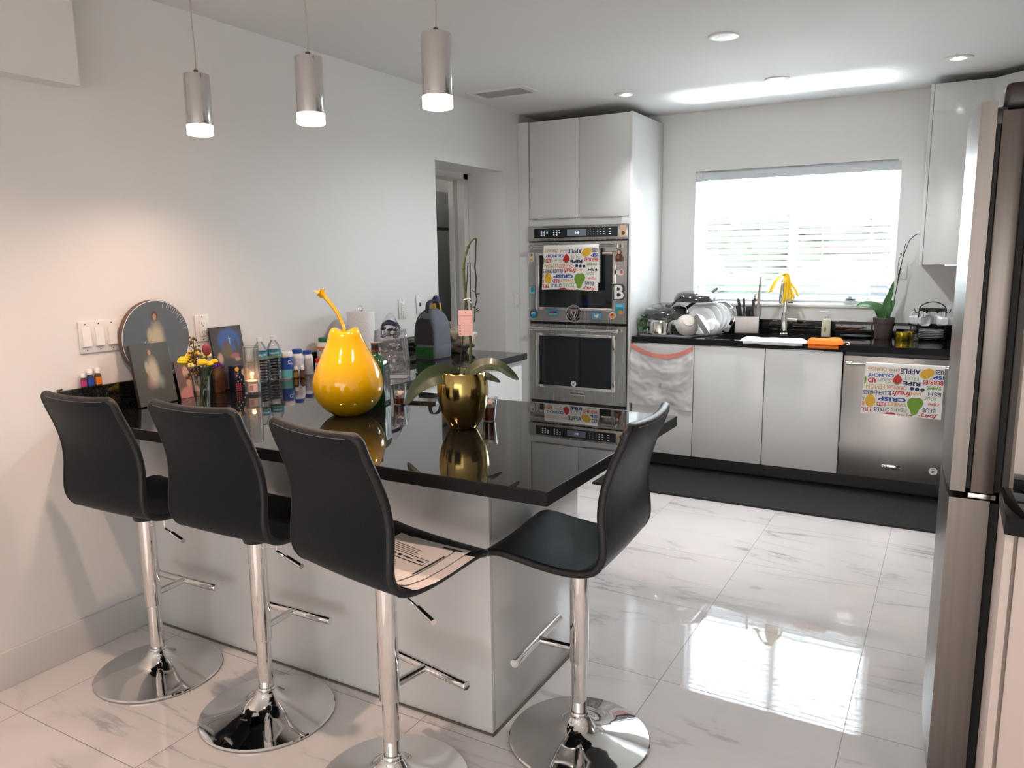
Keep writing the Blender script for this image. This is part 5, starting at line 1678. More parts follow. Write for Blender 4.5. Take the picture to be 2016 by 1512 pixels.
# --- candle
t = thing('jar_candle', 'tall clear glass jar candle with a small flame', 'candle', (.256, 2.284, CZ + .0005), YAW)
b = BM(); lathe(b, [(0, 0), (.0325, 0), (.0335, .003), (.0335, .192), (.0315, .200), (.0330, .204), (.0318, .206), (.0300, .200), (.0312, .190), (.0312, .012), (0, .010)], 40); obj('glass_jar', b, clear_mat('frosted_jar', (.90, .92, .91), .04, .06, film=.10, filmcol=(.75, .78, .76)), t)
b = BM(); lathe(b, [(0, .0105), (.0308, .0125), (.0308, .058), (.020, .060), (0, .057)], 32); obj('wax', b, mat('white_wax', (.74, .66, .58), .4, sss=.4), t)
b = BM(); tube(b, [(0, 0, .057), (.001, 0, .066)], .0007, 5); obj('wick', b, M['black'], t)
b = BM(); lathe(b, [(0, .0645), (.0055, .069), (.0045, .075), (.0016, .080), (0, .082)], 14); obj('flame', b, mat('candle_flame', (1, .5, .2), .5, emit=(1.0, .30, .10), estr=1.2), t)
light('candle_glow', 'POINT', (.256, 2.284, CZ + .078), .05, (1, .42, .18), shadow_soft_size=.008)
b = BM()
def cyl_patch(bm, r, a0, a1, z0, z1, mi, n=10):
    for k in range(n):
        q0, q1 = a0 + (a1 - a0) * k / n, a0 + (a1 - a0) * (k + 1) / n
        vs = [bm.verts.new((r * math.cos(a), r * math.sin(a), z)) for a, z in ((q0, z0), (q1, z0), (q1, z1), (q0, z1))]
        bm.faces.new(vs).material_index = mi
cyl_patch(b, .0338, -1.75, -.65, .012, .050, 0)
cyl_patch(b, .03395, -1.70, -.70, .013, .0138, 1); cyl_patch(b, .03395, -1.70, -.70, .0482, .049, 1)
for k in range(12):
    cyl_patch(b, .03395, -1.66 + .040 * k, -1.66 + .040 * k + (.012 + .012 * (k % 2)), .018, .042, 1, 1)
k_ = obj('label', b, [mat('clear_pink_label', (.72, .52, .48), .4), M['darkred']], t)

# --- water bottles
def waterbottle(label, x, y, rz):
    t = thing('water_bottle', label, 'bottle', (x, y, CZ + .0005), rz, 'clear plastic water bottles')
    pr = [(0, .004), (.018, .0), (.028, .003), (.0315, .010)]
    z_ = .018
    for k in range(6):
        pr += [(.0318, z_), (.0292, z_ + .005), (.0318, z_ + .010)]
        z_ += .0135
    pr += [(.0290, .103), (.0315, .112), (.0318, .150), (.0300, .160), (.022, .178), (.0135, .190), (.0120, .194), (.0120, .200), (0, .200)]
    b = BM(); lathe(b, pr, 36); obj('bottle_wall', b, M['plastic_clear'], t)
    b = BM(); lathe(b, [(0, .1955), (.0145, .1955), (.0145, .197), (.0135, .1975), (.0138, .212), (.0125, .2135), (0, .2135)], 28); obj('cap', b, M['white'], t)
    b = BM(); lathe(b, [(.0321, .117), (.0325, .117), (.0325, .148), (.0321, .148)], 36, closed=True)
    def wp(p):
        a = -PI / 2 + .10 + p.x / .0325
        return Vector((.0329 * math.cos(a), .0329 * math.sin(a), .134 + p.y))
    text(b, 'Zephyrhills', .046, .012, None, 1, .02, 0, wp)
    lathe(b, [(.0326, .119), (.0328, .119), (.0328, .124), (.0326, .124)], 36, closed=True, mi=2)
    cyl_patch(b, .0328, -2.7, -2.3, .122, .144, 3, 4)
    obj('label', b, [M['skyblue'], M['white'], M['grass'], M['navy']], t)
waterbottle('clear water bottle directly behind the candle jar', .062, 2.512, .9)
waterbottle('clear water bottle right of the other one, near the blue canister', .062, 2.595, .75)

# --- jars and boxes by the wall
lathe_bottle('wipes_canister', 'blue and white cleaning wipes canister by the wall', 'canister', .057, 2.670, CZ + .0005, [(0, 0), (.033, 0), (.034, .002), (.034, .108), (0, .108)], M['white'], [(0, .1085), (.0350, .1085), (.0350, .124), (.031, .130), (0, .131)], M['white'],
    [(.0342, .006, .105, M['blue'], [('CL', .024, .018, .082, .75, M['white'])]), (.0347, .006, .045, aqua, [])], rz=.7)
lathe_bottle('pill_bottle', 'white supplement bottle with a blue cap left of the pair', 'bottle', .053, 2.752, CZ + .0005, [(0, 0), (.030, 0), (.031, .002), (.031, .095), (.026, .108), (.021, .112), (0, .112)], M['white'], [(0, .1125), (.0235, .1125), (.0235, .130), (.022, .132), (0, .132)], M['blue'],
    [(.0312, .010, .090, mat('pale_label', (.66, .66, .70), .5), [])], 'supplement bottles by the wall')
lathe_bottle('pill_bottle', 'smaller white supplement bottle with a blue cap right of the pair', 'bottle', .049, 2.824, CZ + .0005, [(0, 0), (.026, 0), (.027, .002), (.027, .085), (.022, .097), (.019, .100), (0, .100)], M['white'], [(0, .1005), (.0215, .1005), (.0215, .116), (.020, .118), (0, .118)], M['blue'],
    [(.0272, .008, .080, mat('grey_label', (.58, .58, .62), .5), [])], 'supplement bottles by the wall')
oil('amber oil bottle with a white cap at the left of its group', .100, 2.692, CZ, 1.0, M['amber'], mat('gold_label', (.35, .20, .03), .4), 'amber oil bottles by the canister')
oil('amber oil bottle with a white cap at the front of its group', .127, 2.708, CZ, .92, M['amber'], mat('brown_label', (.14, .05, .03), .4), 'amber oil bottles by the canister')
oil('dark oil bottle with a white cap at the right of its group', .102, 2.732, CZ, 1.05, M['black'], mat('green_label', (.02, .06, .04), .4), 'amber oil bottles by the canister')
lathe_bottle('supplement_jar', 'large white jar with a green lid behind the yellow pear', 'jar', .067, 2.938, CZ + .0005, [(0, 0), (.042, 0), (.044, .003), (.044, .130), (.038, .146), (.031, .152), (0, .152)], M['white'], [(0, .1525), (.0345, .1525), (.0345, .170), (.033, .172), (0, .172)], M['green'],
    [(.0443, .040, .128, mat('cream_label', (.66, .58, .50), .5), [('Fish', .036, .020, .094, .55, M['darkred']), ('Oil', .026, .018, .070, .55, M['darkred']), ('90+4', .020, .010, .112, -.45, M['navy'])]), (.0446, .118, .128, M['orange_p'], [])], rz=YAW + .1)
lathe_bottle('dark_red_jar', 'dark red canister peeking out behind the yellow pear', 'jar', .062, 3.048, CZ + .0005, [(0, 0), (.036, 0), (.037, .003), (.037, .170), (0, .170)], M['darkred'], [(0, .1705), (.0385, .1705), (.0385, .196), (.036, .199), (0, .199)], M['darkred'],
    [(.0372, .10, .165, M['red'], [])])
t = thing('red_lid_jar', 'small white jar with a red lid left of the yellow pear', 'jar', (.128, 2.838, CZ + .0005), YAW)
b = BM(); prism(b, rrect(.026, .026, .008), 0, .060); obj('jar', b, M['white'], t)
b = BM(); prism(b, rrect(.027, .027, .009), .0605, .080); obj('lid', b, M['red'], t)
b = BM(); box(b, -.020, .020, -.0266, -.0262, .008, .050); box(b, -.012, .004, -.0270, -.0267, .018, .040, mi=1); obj('label', b, [M['darkred'], M['white']], t)
b = BM(); box(b, -.011, .011, -.035, .035, 0, .020, bev=.002); box(b, -.0113, .0113, -.02, .02, .006, .010, mi=1); tag(obj('magenta_box', b, [M['magenta'], M['pink']], loc=(.190, 2.815, CZ + .0005), rot=(0, 0, -.35)), 'slim magenta box lying on the bar left of the pear', 'box')

# --- paper towel roll
t = thing('paper_towel_holder', 'paper towel roll on a steel stand behind the pear', 'paper towel', (.125, 3.150, CZ + .0005), YAW)
b = BM(); lathe(b, [(0, 0), (.080, 0), (.082, .004), (.078, .010), (0, .010)], 40); obj('stand_base', b, M['polished'], t)
b = BM(); tube(b, [(0, 0, .010), (0, 0, .298)], .006, 12); tube(b, [(0.0 + .012 * math.cos(a), 0, .308 + .012 * math.sin(a)) for a in [2 * PI * k / 18 for k in range(18)]], .004, 8, closed=True); obj('post', b, M['polished'], t)
b = BM(); lathe(b, [(.019, .0105), (.070, .0105), (.0715, .014), (.0715, .290), (.070, .293), (.019, .293)], 48, closed=True); obj('roll', b, M['ptowel'], t)

# --- clear bag
t = thing('clear_bag', 'clear plastic gift bag with dark purple handles on the counter', 'bag', (.505, 2.915, CZ + .0005), .45)
b = BM()
def bagwall(u, v):
    a = 2 * PI * u
    pl = rrect(.082, .052, .012, 6)
    k = u * len(pl)
    i = int(k) % len(pl)
    p0, p1 = pl[i], pl[(i + 1) % len(pl)]
    f = k - int(k)
    x, y = p0[0] + (p1[0] - p0[0]) * f, p0[1] + (p1[1] - p0[1]) * f
    s_ = 1 - .16 * v ** 1.6
    wr = .006 * math.sin(5 * a + 6 * v) * math.sin(PI * v) + .004 * math.sin(11 * a - 9 * v) * v
    return Vector((x * s_ * (1 + wr * 8), y * (1 - .30 * v) + wr, .004 + .225 * v))
sheet(b, bagwall, 84, 24)
obj('film_walls', b, M['film'], t, angle=1.4)
b = BM(); prism(b, rrect(.079, .049, .010), .001, .0035); k_ = obj('base_card', b, mat('white_card', (.72, .70, .68), .5), t)
hm = mat('purple_ribbon', (.018, .014, .06), .45)
for sy, ph in ((-1, 0), (1, .5)):
    b = BM()
    pts = smooth([(-.035, sy * .025, .205), (-.036, sy * .022, .245), (-.012, sy * .010 - .012, .262 + .01 * ph), (.022, sy * .012, .256), (.036, sy * .022, .243), (.038, sy * .025, .205)], 6)
    m_ = len(pts) - 1
    sheet(b, lambda u, v: pts[min(int(v * m_ + 1e-6), m_)] + Vector((0, .011 * (u - .5), .018 * (u - .5))), 2, m_, .0012)
    obj('handle', b, hm, t, angle=1.2)
b = BM()
for k in range(16):
    a = k * 2.39
    ball(b, (.035 * math.cos(a), .020 * math.sin(a), .205 + random.uniform(-.012, .035)), random.uniform(.010, .018), 1, sz=.6)
k_ = obj('tissue_stuffing', b, mat('burgundy_tissue', (.09, .02, .03), .7, col2=(.03, .025, .09), nscale=30), t)
b = BM()
ballo = lambda u, v: Vector((.055 * (u - .5) * 2 * (1 - .3 * v), .015 * math.sin(PI * u), .235 + .075 * v * math.sin(PI * (u * .8 + .1))))
sheet(b, ballo, 12, 6); obj('loose_film', b, M['film'], t, angle=1.4)

# --- lunch bag
t = thing('lunch_bag', 'grey and green insulated lunch bag with a black loop handle', 'bag', (.262, 3.610, CZ + .0005), .02)
b = BM()
secs = []
def slab(hx, hy, z, r=.02):
    return (rrect(hx, hy, r, 5), z)
vs = loft(b, [slab(.062, .088, .0), slab(.066, .092, .006), slab(.066, .092, .075), slab(.065, .091, .080)])
obj('lower_compartment', b, [M['grey_fabric']], t)
b = BM()
loft(b, [slab(.065, .091, .081), slab(.064, .089, .16), slab(.058, .082, .210), slab(.046, .070, .245), slab(.028, .050, .270, .018), slab(.012, .03, .280, .01)])
obj('upper_compartment', b, [M['grey_fabric']], t, angle=.9)
b = BM(); box(b, -.060, .060, -.0955, -.0925, .012, .070)
for k in range(5):
    for j in range(3):
        box(b, -.010, .010, -.098, -.0955, -.003, .003, M=T(-.045 + .0225 * k, 0, .024 + .017 * j) @ R(.6 if (k + j) % 2 else -.6, 'Y'))
obj('green_panel', b, M['green_fabric'], t)
b = BM(); prism(b, [(-.061, .085), (.061, .085), (.059, .165), (.050, .205), (.036, .228), (-.036, .228), (-.050, .205), (-.059, .165)], .070, .0935, M=R(PI / 2, 'X')); obj('front_panel', b, M['black_fabric'], t)
b = BM(); tube(b, smooth([(-.066, -.088, .08), (-.065, -.086, .16), (-.058, -.078, .212), (-.045, -.066, .246), (-.022, -.046, .272), (.0, -.03, .282)], 4), .004, 8); obj('green_piping', b, M['green_fabric'], t)
b = BM()
hp = smooth([(0, -.056, .245), (0, -.058, .285), (0, -.043, .318), (0, 0, .330), (0, .043, .318), (0, .058, .285), (0, .056, .245)], 6)
mh = len(hp) - 1
sheet(b, lambda u, v: hp[min(int(v * mh + 1e-6), mh)] + Vector((.022 * (u - .5), 0, 0)), 2, mh, .006)
obj('loop_handle', b, M['black_fabric'], t, angle=1.2)

t = thing('folded_umbrella', 'slim blue and yellow tube standing behind the lunch bag', 'umbrella', (.060, 3.985, CZ + .0036), 0)
t.rotation_euler = (.06, -.08, 0)
b = BM(); lathe(b, [(0, 0), (.026, 0), (.026, .225), (0, .225)], 20); obj('lower_sleeve', b, M['blue'], t)
b = BM(); lathe(b, [(0, .2255), (.0262, .2255), (.0262, .285), (0, .285)], 20); obj('middle_band', b, M['lemon'], t)
b = BM(); lathe(b, [(0, .2855), (.026, .2855), (.025, .312), (.014, .330), (0, .334)], 20); obj('tip', b, M['navy'], t)

t = thing('grocery_bag', 'crumpled beige plastic grocery bag at the end of the counter', 'bag', (.255, 3.895, CZ + .0005), YAW)
b = BM()
ret = ball(b, (0, 0, .075), .098, 4, sx=1.0, sy=.85, sz=.80)
from mathutils import noise as _nz
for v in b.verts:
    n_ = _nz.noise(v.co * 22) * .024 + _nz.noise(v.co * 60) * .010
    d = Vector((v.co.x, v.co.y, v.co.z - .075)).normalized()
    v.co += d * n_
    if v.co.z > .12:
        v.co.x -= (v.co.z - .12) * .4
    v.co.z = max(v.co.z, .0005)
obj('sack', b, M['kraft'], t, angle=1.0)
b = BM()
for s_, x_ in ((1, -.050), (1, .028)):
    def ear(u, v, x_=x_):
        q = v
        return Vector((x_ + .034 * (u - .5) * (1 - .75 * q) + .006 * math.sin(6 * u) + (.012 if x_ > 0 else -.010) * q, .004 * math.sin(9 * u) - .012 + .02 * q, .125 + .060 * q - .022 * (2 * u - 1) ** 2 * (1 - q)))
    sheet(b, ear, 8, 10, .002)
obj('tied_ears', b, M['kraft'], t, angle=1.2)
b = BM()
for k in range(9):
    x0_, z0_ = .0 + .0075 * (k % 5), .100 - .026 * (k // 5) - .004 * (k % 2)
    tube(b, [(x0_, -.088 - .004 * (k // 5), z0_), (x0_ + .006, -.0885 - .004 * (k // 5), z0_ - .010), (x0_ + .011, -.088 - .004 * (k // 5), z0_ - .002)], .0011, 4)
obj('printed_mark', b, mat('dark_green_print', (.04, .07, .05), .6), t)

# ================================================================ THINGS ON THE SINK COUNTER
Z2 = CB + .0005
def rest(o, z):
    bpy.context.view_layer.update()
    lo = min((o.matrix_world @ v.co).z for v in o.data.vertices)
    o.location.z += z - lo
    return o
# --- drain mat and dishes
b = BM()
mp_ = [(.885, 5.24), (.94, 5.150), (1.08, 5.118), (1.24, 5.118), (1.30, 5.140), (1.415, 5.48), (1.42, 5.56), (1.36, 5.60), (.96, 5.60), (.90, 5.52)]
prism(b, mp_, Z2, Z2 + .007)
bmesh.ops.bevel(b, geom=b.edges[:], offset=.002, segments=2, affect='EDGES')
tag(obj('drain_mat', b, M['greytray']), 'grey drying mat under the stacked dishes', 'mat')
ZM = Z2 + .0078
t = thing('saucepan', 'small steel saucepan standing upside down on the drying mat', 'pot', (1.044, 5.258, ZM), .5)
b = BM(); lathe(b, [(.083, .0), (.097, .001), (.099, .003), (.092, .006), (.084, .010), (.082, .085), (.078, .092), (.0, .094), (0, .091), (.076, .089), (.079, .083), (.081, .010)], 48); obj('pan', b, M['polished'], t)
b = BM(); box(b, .083, .125, -.012, .012, .018, .034, bev=.003); tube(b, [(.12, 0, .026), (.215, .02, .022)], [.010, .011], 10); obj('handle', b, M['black'], t)

def pan(label, loc, rot, r, depth, handle_rot):
    t = thing('frying_pan', label, 'pan', loc, 0, 'black pans on the drying rack')
    t.rotation_euler = rot
    b = BM(); lathe(b, [(0, .0), (r * .62, .0), (r * .66, -.003), (r * .80, -.006), (r * .93, -depth * .35), (r, -depth * .80), (r * 1.01, -depth), (r * .985, -depth), (r * .96, -depth * .78), (r * .88, -depth * .30), (r * .75, -.012), (0, -.010)], 48)
    ring2(b, r * .60, r * .63, .0004, 0)
    obj('pan_body', b, M['nonstick'], t)
    b = BM(); tube(b, smooth([(r * .98, 0, -depth * .6), (r * 1.18, 0, -depth * .45), (r * 1.45, 0, -depth * .1), (r * 1.62, 0, depth * .05)], 5), .011, 10, M=R(handle_rot, 'Z')); obj('handle', b, M['black'], t)
    return t
pan('black frying pan lying upside down over the small saucepan', (1.062, 5.335, 1.130), (.17, .05, 0), .160, .064, .9)
pan('black frying pan lying upside down topmost of the dish pile', (1.250, 5.405, 1.226), (.08, .03, 0), .150, .052, 1.2)
t = thing('pan_handle', 'curved black detachable pan handle resting between the two pans', 'handle', (1.150, 5.225, 1.150), .4)
b = BM(); tube(b, smooth([(-.055, 0, -.008), (-.03, 0, -.014), (.0, 0, .008), (.030, 0, .040), (.050, 0, .052), (.060, 0, .046), (.058, 0, .032)], 6), [.009] * 20 + [.011] * 10 + [.010] * 7, 10); obj('grip', b, M['nonstick'], t)
b = BM(); tube(b, [(.030 + .012 * math.cos(a), 0, .030 + .014 * math.sin(a)) for a in [2 * PI * k / 16 for k in range(16)]], .004, 8, closed=True); obj('ring', b, M['black'], t)

# plates standing on edge
def plate_obj(label, loc, rot, r, grp, name='dinner_plate', m_='porcelain'):
    b = BM(); lathe(b, [(0, .0), (r * .52, .0), (r * .58, .003), (r * .66, .010), (r * .98, .018), (r, .0195), (r * .985, .0225), (r * .66, .0145), (r * .60, .009), (r * .54, .005), (0, .0045)], 48)
    o = rest(obj(name, b, M[m_], loc=loc, rot=rot), ZM + .0003)
    return tag(o, label, 'plate', grp)
gp_ = 'white plates standing on edge in the dish pile'
for k, (lab, x_, y_, r_) in enumerate((('white plate standing on edge, frontmost of the row', 1.318, 5.335, .098), ('white plate standing on edge, second of the row', 1.338, 5.390, .106), ('white plate standing on edge, third of the row', 1.354, 5.445, .108), ('white plate standing on edge, rearmost of the row', 1.370, 5.495, .108))):
    plate_obj(lab, (x_, y_, ZM + r_ * .975 + .004), (PI / 2 - .22, 0, .12), r_, gp_)
t = thing('pot_lid', 'clear glass pot lid with a steel rim standing behind the plates', 'lid', (1.382, 5.600, ZM + .1085), 0)
t.rotation_euler = (PI / 2 - .10, 0, -.12)
b = BM(); tube(b, [(.102 * math.cos(2 * PI * k / 56), .102 * math.sin(2 * PI * k / 56), 0) for k in range(56)], .0055, 8, closed=True); obj('steel_rim', b, M['polished'], t)
b = BM(); lathe(b, [(0, .026), (.04, .022), (.08, .010), (.099, .001), (.099, -.002), (.08, .007), (.04, .019), (0, .023)], 40); obj('glass_dome', b, M['glass'], t)
b = BM(); lathe(b, [(0, .026), (.010, .026), (.012, .04), (.022, .045), (.020, .055), (0, .057)], 20); obj('knob', b, M['black'], t)

def bowl(label, loc, rot, r, h, m_='porc_cream'):
    b = BM(); lathe(b, [(0, 0), (r * .48, 0), (r * .50, -.006), (r * .56, -.008), (r * .82, -h * .45), (r * .97, -h * .85), (r, -h), (r * .96, -h), (r * .92, -h * .82), (r * .76, -h * .42), (r * .5, -.016), (0, -.014)], 44)
    return tag(rest(obj('bowl', b, M[m_], loc=loc, rot=rot), ZM + .0003), label, 'bowl', 'white bowls in the dish pile')
bowl('cream round bowl tipped on its side at the front of the pile', (1.270, 5.186, 1.006), (.85, .62, 0), .080, .070)
bowl('white bowl leaning behind the square dish', (1.400, 5.268, 1.035), (1.35, 0, .15), .058, .040, 'porcelain')
def square_dish(label, loc, rot, hw_, m_):
    b = BM()
    loft(b, [(rrect(hw_ * .55, hw_ * .55, .012), 0), (rrect(hw_ * .60, hw_ * .60, .014), .002), (rrect(hw_, hw_, .016), .030), (rrect(hw_ * 1.005, hw_ * 1.005, .016), .033), (rrect(hw_ * .96, hw_ * .96, .016), .033), (rrect(hw_ * .58, hw_ * .58, .012), .007)])
    return tag(rest(obj('square_dish', b, M[m_], loc=loc, rot=rot), ZM + .0003), label, 'dish', 'square dishes in the dish pile')
square_dish('white square dish leaning edge-down beside the cream bowl', (1.388, 5.180, 1.040), (.35, -2.15, .15), .080, 'porcelain')
square_dish('grey square dish slanting under the lower frying pan', (1.130, 5.450, 1.010), (.15, .40, .1), .078, 'porc_cream')
b = BM(); ball(b, (0, 0, .028), .032, 3, sx=.9, sy=.6, sz=.95)
for v in b.verts:
    v.co += v.co.normalized() * _nz.noise(v.co * 40) * .008
    v.co.z = max(v.co.z, 0)
tag(obj('folded_cloth', b, M['cloth'], loc=(1.432, 5.565, Z2 + .008)), 'crumpled pale cloth at the right of the drying mat', 'cloth')
# green plant in the corner
t = thing('pothos_plant', 'trailing green plant in the corner beside the dish pile', 'plant', (.921, 5.305, ZM + .0004), 0)
b = BM(); lathe(b, [(0, 0), (.020, 0), (.023, .055), (.021, .056), (0, .050)], 24); obj('glass_jar', b, M['glass_body'], t)
b = BM()
for k in range(7):
    a = -2.6 + k * .42
    tube(b, smooth([(0, 0, .045), (.010 * math.cos(a), .03 * math.sin(a), .095 + .008 * (k % 3)), (.022 * math.cos(a), .05 * math.sin(a) - .03, .075), (.026 * math.cos(a), .05 * math.sin(a) - .05, .020)], 5), .0020, 6)
obj('stems', b, M['leaf2'], t)
for k in range(14):
    b = BM()
    a = -2.9 + k * .29 + random.uniform(-.2, .2)
    rr, zz = random.uniform(.010, .026), random.uniform(.02, .115)
    c_ = Vector((rr * math.cos(a) * (1 if math.cos(a) > 0 else .8), 1.6 * rr * math.sin(a) - .055, zz))
    d_ = Vector((math.cos(a) * (.010 if math.cos(a) > 0 else .006), math.sin(a) * .04 - .01, random.uniform(-.03, .03)))
    leaf(b, [c_, c_ + d_ * .5 + Vector((0, 0, .010)), c_ + d_ + Vector((0, 0, -.004))], .017, .0012, nu=4, nv=8)
    obj('leaf', b, M['leaf2'], t, angle=1.2)

# --- utensil holder and tools
HX, HY = 1.568, 5.615
t = thing('utensil_holder', 'brushed steel square utensil holder by the window', 'utensil holder', (HX, HY, Z2), .12)
b = BM()
hx_, hy_, hh_ = .080, .052, .122
box(b, -hx_, hx_, -hy_, -hy_ + .003, .0105, hh_); box(b, -hx_, hx_, hy_ - .003, hy_, .0105, hh_); box(b, -hx_, -hx_ + .003, -hy_ + .003, hy_ - .003, .0105, hh_); box(b, hx_ - .003, hx_, -hy_ + .003, hy_ - .003, .0105, hh_); box(b, -hx_, hx_, -hy_, hy_, .007, .0103)
obj('box', b, M['steel'], t)
b = BM(); prism(b, rrect(.084, .056, .006), 0, .0068); obj('base', b, M['black'], t)
def tool(name, label, cat, dx, dy, tilt_x, tilt_y, hl, kind, hm_):
    t = thing(name, label, cat, (HX + dx, HY + dy, Z2 + .012), .12, 'utensils in the steel holder')
    t.rotation_euler = (tilt_y, tilt_x, .12)
    b = BM()
    if kind == 'knife':
        box(b, -.010, .010, -.0008, .0008, .0, .100); obj('blade', b, M['polished'], t)
        b = BM(); prism(b, [(-.008, .101), (.008, .101), (.010, .14), (.009, hl), (.0, hl + .006), (-.009, hl), (-.007, .14)], -.0065, .0065, M=R(PI / 2, 'X')); bmesh.ops.bevel(b, geom=b.edges[:], offset=.002, segments=2, affect='EDGES'); obj('handle', b, hm_, t)
    elif kind == 'spoon':
        tube(b, [(0, 0, 0), (0, 0, hl)], .003, 8); obj('handle', b, hm_, t)
        b = BM(); ball(b, (0, 0, hl + .024), .020, 3, sy=.28, sz=1.45); obj('bowl', b, hm_, t)
    elif kind == 'scissors':
        box(b, -.006, .006, -.001, .001, 0, .105); obj('blade', b, M['polished'], t)
        for sx in (-1, 1):
            b = BM(); tube(b, [(sx * .012 + .011 * math.cos(a), 0, .135 + .024 * math.sin(a)) for a in [2 * PI * k / 18 for k in range(18)]], .0035, 8, closed=True); obj('finger_loop', b, hm_, t)
    elif kind == 'block':
        box(b, -.025, .025, -.016, .016, 0, hl, bev=.004); obj('sleeve', b, hm_, t)
    else:
        prism(b, [(-.010, 0), (.010, 0), (.0095, .22), (.006, hl - .05), (.0, hl), (-.006, hl - .05), (-.0095, .22)], -.003, .003, M=R(PI / 2, 'X')); obj('blade', b, hm_, t)
    return t
tool('kitchen_knife', 'black-handled knife leaning to the left in the steel holder', 'knife', -.026, .012, -.20, .02, .232, 'knife', M['black'])
tool('kitchen_knife', 'black-handled knife with a steel cap in the middle of the holder', 'knife', -.022, -.012, -.03, .0, .232, 'knife', M['nonstick'])
tool('kitchen_knife', 'black-handled knife at the right of the holder', 'knife', .034, -.010, .02, .0, .225, 'knife', M['black'])
tool('kitchen_knife', 'thick black-handled knife at the far left of the holder', 'knife', -.036, -.02, -.19, .06, .185, 'knife', M['black'])
tool('serving_spoon', 'steel spoon leaning right in the holder', 'spoon', -.004, .018, .22, .05, .225, 'spoon', M['polished'])
tool('kitchen_scissors', 'black kitchen scissors standing in the holder', 'scissors', .012, -.022, .02, .0, .16, 'scissors', M['black'])
tool('knife_sleeve', 'black knife sleeve filling the holder', 'sleeve', .010, .012, .0, .0, .178, 'block', M['black'])
tool('bread_knife', 'tall pale wooden blade standing at the right of the holder', 'blade', .062, .012, .035, .0, .405, 'blade', mat('pale_wood', (.40, .36, .32), .5, noise=.3, nscale=12))

# --- faucet with gloves
FXX, FYY = 1.818, 5.625
t = thing('kitchen_faucet', 'tall chrome pull-down kitchen faucet at the sink', 'faucet', (FXX, FYY, Z2), 0)
b = BM(); lathe(b, [(0, 0), (.030, 0), (.031, .004), (.026, .010), (.0245, .012), (.0245, .150), (.022, .156), (0, .156)], 32); obj('body', b, M['chrome'], t)
b = BM(); tube(b, smooth([(0, 0, .155), (0, 0, .26), (0, -.010, .345), (0, -.055, .388), (0, -.105, .372), (0, -.120, .335)], 7), .0135, 16); obj('spout', b, M['chrome'], t)
b = BM(); lathe(b, [(0, 0), (.017, 0), (.021, .012), (.0215, .080), (.018, .112), (.0145, .125), (0, .125)], 24, T(0, -.122, .222) @ R(-.03, 'X')); obj('spray_head', b, M['polished'], t)
b = BM(); tube(b, [(.020, 0, .098), (.058, -.006, .098)], .017, 18); tube(b, [(.058, -.006, .098), (.088, -.010, .098)], [.0165, .0160], 18); obj('lever', b, M['polished'], t)
t = thing('rubber_gloves', 'yellow rubber gloves draped over the kitchen faucet', 'gloves', (FXX, FYY - .06, Z2), 0)
def ribbon(bm, pts, w0, w1, th=.004, ax=Vector((1, 0, 0))):
    sp = smooth(pts, 6)
    m_ = len(sp) - 1
    def f(u, v):
        k = v * m_
        i = min(int(k), m_ - 1)
        p = sp[i].lerp(sp[i + 1], k - i)
        w_ = w0 + (w1 - w0) * v
        tg = (sp[i + 1] - sp[i]).normalized()
        n_ = ax.cross(tg)
        return p + ax * (w_ * (u - .5)) + n_ * .008 * math.cos(PI * (u - .5))
    sheet(bm, f, 6, m_, th)
b = BM()
ribbon(b, [(0, -.025, .418), (-.012, -.050, .412), (-.040, -.070, .378), (-.062, -.080, .330), (-.072, -.082, .302)], .042, .040, ax=Vector((.75, -.5, .3)).normalized())
obj('cuff', b, M['latex'], t, angle=1.3)
b = BM(); tube(b, [(-.076 + .019 * math.cos(a), -.084 + .010 * math.sin(a), .302 + .006 * math.cos(a)) for a in [2 * PI * k / 18 for k in range(18)]], .0035, 8, closed=True); obj('rolled_rim', b, M['latex'], t)
b = BM(); ribbon(b, [(-.006, -.025, .420), (.014, -.045, .417), (.028, -.066, .385), (.036, -.075, .335), (.040, -.078, .290)], .046, .050, ax=Vector((.85, -.3, .1)).normalized()); obj('palm', b, M['latex'], t, angle=1.3)
for pts, r_ in (([(.020, -.068, .36), (.018, -.082, .28), (.012, -.086, .222)], .0085), ([(.035, -.078, .31), (.036, -.086, .26), (.030, -.088, .236)], .009), ([(.048, -.080, .31), (.058, -.088, .27), (.062, -.09, .240)], .0095), ([(.056, -.078, .32), (.072, -.086, .285), (.080, -.09, .255)], .009), ([(.040, -.064, .37), (.080, -.076, .325), (.108, -.084, .272)], .0085)):
    b = BM(); sp_ = smooth(pts, 6); tube(b, sp_, [r_ * (1 if k < len(sp_) - 2 else .6) for k in range(len(sp_))], 10); obj('finger', b, M['latex'], t, angle=1.3)

# --- towels on the sink edge
def lump(name, label, x0, x1, y0, y1, zh, m_, seed, cat='cloth'):
    b = BM()
    def f(u, v):
        x = x0 + (x1 - x0) * u
        y = y0 + (y1 - y0) * v
        e = min(u, 1 - u) / .10
        e = min(e, 1) ** .5
        arch = math.sin(PI * v) ** .6 * e
        z = Z2 + .002 + zh * arch * (1 + .30 * _nz.noise(Vector((x * 12, y * 20, seed)))) + .004 * math.sin(v * 14 + x * 5) * arch
        yy = y + .010 * _nz.noise(Vector((x * 8, seed, v))) + (.5 - v) * .03 * (1 - e)
        return Vector((x, yy, z))
    sheet(b, f, 48, 18, .002)
    return b
b = lump('', '', 1.640, 2.055, 5.066, 5.165, .024, None, 3.1)
def frontdrape(bm, x0, x1, zb, seed):
    def f(u, v):
        x = x0 + (x1 - x0) * u
        z = Z2 + .006 - zb * v * (1 + .35 * _nz.noise(Vector((x * 14, seed, 0))))
        return Vector((x, 5.082 - .008 * math.sin(PI * v) + .002 * math.sin(x * 60) - .004 * v, z))
    sheet(bm, f, 40, 6, .003)
